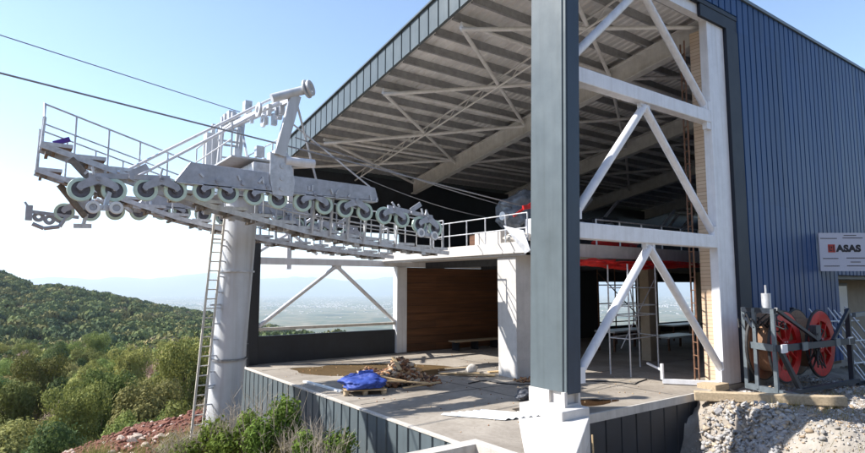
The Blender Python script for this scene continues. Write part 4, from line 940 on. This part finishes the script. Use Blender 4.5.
for k,(lb_,lm,h,rd) in enumerate(kinds):
    t=tree_proto(lb_,h,rd,lm,100+k,10000 if k!=4 else 4500,.12); protos.append(t)
used=[False]*6
r=random.Random(99); spots=[]
tries=0
while len(spots)<285 and tries<60000:
    tries+=1; u=r.random(); d=30+ (u**1.25)*215; q=r.uniform(-.83,-.30); x=fh.x*d+rt.x*q*d; y=fh.y*d+rt.y*q*d
    if all((x-a)**2+(y-b)**2>(4.3+.014*d)**2 for a,b,_ in spots): spots.append((x,y,d))
for (x,y,d) in spots:
    # clumps by noise
    nv=mnoise.noise(Vector((x*.035,y*.035,3)))
    wts=[3.6,1.6,4.6+3*nv,1.9-2*nv,1.2-1*nv,1.6+nv]; k=r.choices(range(6),[max(.2,z) for z in wts])[0]
    if used[k]: t=copy_tree(protos[k])
    else: t=protos[k]; used[k]=True
    s=r.uniform(.65,1.3)*(1 if d>45 else .72); t.location=(x,y,hz_(x,y)-.2); t.scale=(s*r.uniform(.8,1.05),s*r.uniform(.8,1.05),s*r.uniform(.95,1.3)); t.rotation_euler=(0,0,r.random()*6.28)
for k in range(6):
    if not used[k]: protos[k].location=(spots[0][0]+3,spots[0][1]+30,-20)
# hillside woods and ground scrub as one mass
def mass(name,label,pos,nleaf,size,hh,rr_,pal,seed):
    r=np.random.default_rng(seed); n=len(pos); vs=[];cols=[]
    v0=[leaves(nleaf,[(0,0,.55,.75,.38),(.35,.2,.6,.45,.3),(-.35,.1,.5,.5,.3),(0,-.4,.7,.4,.25)],size/rr_,seed+k,.84,.8,.30)[0] for k in range(5)]
    sc=.6+.7*r.random(n); an=r.random(n)*6.28; z=height(pos[:,0],pos[:,1]); pal=np.array(pal); w_=pal[:,3]/pal[:,3].sum(); kk=r.choice(len(pal),n,p=w_)
    for i in range(n):
        v=v0[i%5]; c,s=math.cos(an[i]),math.sin(an[i]); R2=np.array([[c,-s,0],[s,c,0],[0,0,1]])
        vs.append((v@R2.T)*np.array([rr_,rr_,hh])*sc[i]+np.array([pos[i,0],pos[i,1],z[i]-.3]))
        col=pal[kk[i],:3]*(.75+.5*r.random()); cols.append(np.tile(np.append(col,1),(len(v),1)))
    vs=np.vstack(vs); cols=np.vstack(cols); f=np.arange(len(vs)).reshape(-1,4)
    m=bpy.data.materials.new(name); m.use_nodes=True; nt=m.node_tree; b=nt.nodes['Principled BSDF']; b.inputs['Roughness'].default_value=.85; b.inputs['Specular IOR Level'].default_value=.1
    at=nt.nodes.new('ShaderNodeAttribute'); at.attribute_name='leafcol'; nt.links.new(at.outputs['Color'],b.inputs['Base Color']); tr=nt.nodes.new('ShaderNodeBsdfTranslucent'); nt.links.new(at.outputs['Color'],tr.inputs['Color']); ms=nt.nodes.new('ShaderNodeMixShader'); ms.inputs[0].default_value=.12; nt.links.new(b.outputs[0],ms.inputs[1]); nt.links.new(tr.outputs[0],ms.inputs[2]); nt.links.new(ms.outputs[0],nt.nodes['Material Output'].inputs['Surface'])
    o=bpy.data.objects.new(name,np_mesh(name,vs,f,[m],False,{'leafcol':cols})); COL.objects.link(o); kind(o,'stuff',label)
def wedge(n,d0,d1,q0,q1,seed,pw=.5):
    r=np.random.default_rng(seed); d=(d0**2+(d1**2-d0**2)*r.random(n))**.5; q=q0+(q1-q0)*r.random(n); return np.stack([fh.x*d+rt.x*q*d,fh.y*d+rt.y*q*d],-1)
palh=[(.10,.132,.055,4),(.135,.16,.062,4),(.20,.195,.08,2.5),(.22,.19,.11,.5),(.07,.10,.05,3)]
paln=[(.12,.155,.05,3),(.20,.205,.07,3.5),(.28,.23,.11,1.5),(.22,.18,.12,1),(.08,.115,.045,2)]
mass('woodland','dense woods covering the hill across the valley',wedge(3600,330,1050,-.95,-.12,31),270,.95,11,7.5,palh,41)
mass('woodland','mixed autumn woods filling the valley between slope and hill',wedge(1100,150,345,-.95,-.2,32),650,.42,9,5.6,paln,42)
mass('undergrowth','low autumn scrub between the trees on the slope',wedge(1100,27,170,-.9,-.3,33),300,.15,1.7,2.0,[(.12,.085,.045,3),(.14,.10,.07,3),(.07,.085,.03,2),(.20,.15,.08,1)],43)
# bushes in front of retaining wall
def bush(label,x,y,h,rad,seed,lm='leaf_bush',n=2600,tw_=40,leaf=.05):
    r=random.Random(seed); z=hz_(x,y); t=empty('bush',label,'bush',(x,y,z),'bushes at the foot of the retaining wall')
    lobes=[(math.cos(k*2.1)*rad*.5,math.sin(k*2.1)*rad*.5,h*r.uniform(.5,.85),rad*r.uniform(.3,.5),h*r.uniform(.15,.3)) for k in range(7)]
    v,f=leaves(int(n*1.7),lobes,leaf,seed,.35,.55); o=bpy.data.objects.new('foliage',np_mesh('foliage',v,f,[M[lm]])); COL.objects.link(o); o.parent=t
    mb=MB()
    for k in range(tw_):
        a=r.random()*6.28; q=rad*r.uniform(.1,1.05); p=Vector((math.cos(a)*q*.3,math.sin(a)*q*.3,0)); e=Vector((math.cos(a)*q,math.sin(a)*q,h*r.uniform(.7,1.25))); m_=(p+e)/2+Vector((r.uniform(-.1,.1),r.uniform(-.1,.1),.1))
        mb.tube(p,m_,.010,4,.007,False); mb.tube(m_,e,.007,4,.003,False)
        for j in range(4): c=m_.lerp(e,r.random()); mb.tube(c,c+Vector((r.uniform(-.25,.25),r.uniform(-.25,.25),r.uniform(.05,.3))),.004,3,.002,False)
    me=mb.mesh('twigs','twig'); o=bpy.data.objects.new('twigs',me); COL.objects.link(o); o.parent=t
    return t
def at(px,py,d): 
    s=(px-432.5)/F*d; p=fh*d+rt*s; return p.x,p.y
bl=[(205,15.5,1.0,.8,'dry twiggy bush with few leaves beside the tower ladder',700,90,'leaf_bush'),(235,15.2,1.5,.9,'leafy green bush just right of the tower shaft',2600,60,'leaf_bush'),(270,14.8,2.0,1.0,'tallest yellow green bush before the retaining wall',3400,60,'leaf_bush'),(300,14.0,1.3,.8,'grey dry bush between two green ones at the wall',700,110,'leaf_o'),(325,13.4,1.6,.9,'twiggy bush with scattered green leaves at the dark part of the wall',2000,90,'leaf_bush'),(352,12.6,1.1,.7,'small leafy bush at the right end of the bush row',1600,60,'leaf_bush'),(180,16.0,.6,.6,'low dry weed clump on the edge of the red bank',300,70,'leaf_o'),(290,13.0,1.0,.8,'low leafy bush in front of the grey dry one',1800,60,'leaf_bush')]
for i,(px,d,h,rd,lb_,nl,tw_,lm) in enumerate(bl):
    x,y=at(px,0,d); bush(lb_,x,y,h,rd,300+i,lm,nl,tw_)
for i,(px,d,h) in enumerate([(628,12.5,.6),(735,10.9,.3),(760,12.0,.25),(640,12.2,.5)]):
    x,y=at(px,0,d); bush(['low weed clump at the foot of the dark basement wall','small weed on the near gravel right of the rubble','thin dry weed among the gravel','second weed clump at the foot of the basement wall'][i],x,y,h,.35,400+i,'leaf_o',260,26,.03)
# thin stick by basement wall
x,y=at(590,0,12.6); tag(MB().tube((x,y,-2.2),(x+.1,y+.15,.0),.02,6).build('stake','plank'),'thin wooden stake leaning before the basement wall beside the pedestal','stake')
# grass tufts as stuff at yard
def blades(name,label,pos,seed,h=.2,m='leaf_o'):
    r=np.random.default_rng(seed); n=len(pos); z=height(pos[:,0],pos[:,1]); a=r.random(n)*6.28; hh=h*(.5+r.random(n)); t=np.stack([np.cos(a),np.sin(a),0*a],-1)*.006
    b=np.stack([pos[:,0],pos[:,1],z],-1); lean=np.stack([r.normal(size=n)*.3*hh,r.normal(size=n)*.3*hh,hh],-1)
    v=np.stack([b-t,b+t,b+lean+t*.2,b+lean-t*.2],1).reshape(-1,3); o=bpy.data.objects.new(name,np_mesh(name,v,np.arange(4*n).reshape(n,4),[M[m]])); COL.objects.link(o); kind(o,'stuff',label)
pr=np.random.default_rng(5); c_=pr.random((60,2))*[12,5]+[12.5,2.5]; pos=(c_[:,None,:]+pr.normal(size=(60,40,2))*.16).reshape(-1,2); blades('dry_grass','dry grass tufts on the near gravel',pos,6,.16)
c_=pr.random((120,2))*[6,9]+[1.5,11.5]; pos=(c_[:,None,:]+pr.normal(size=(120,60,2))*.2).reshape(-1,2); pos=pos[pos[:,0]<7.4]; blades('weeds','dry weeds on the ledge before the retaining wall',pos,7,.4)
print('faces',sum(len(o.data.polygons) for o in bpy.data.objects if o.type=='MESH'))
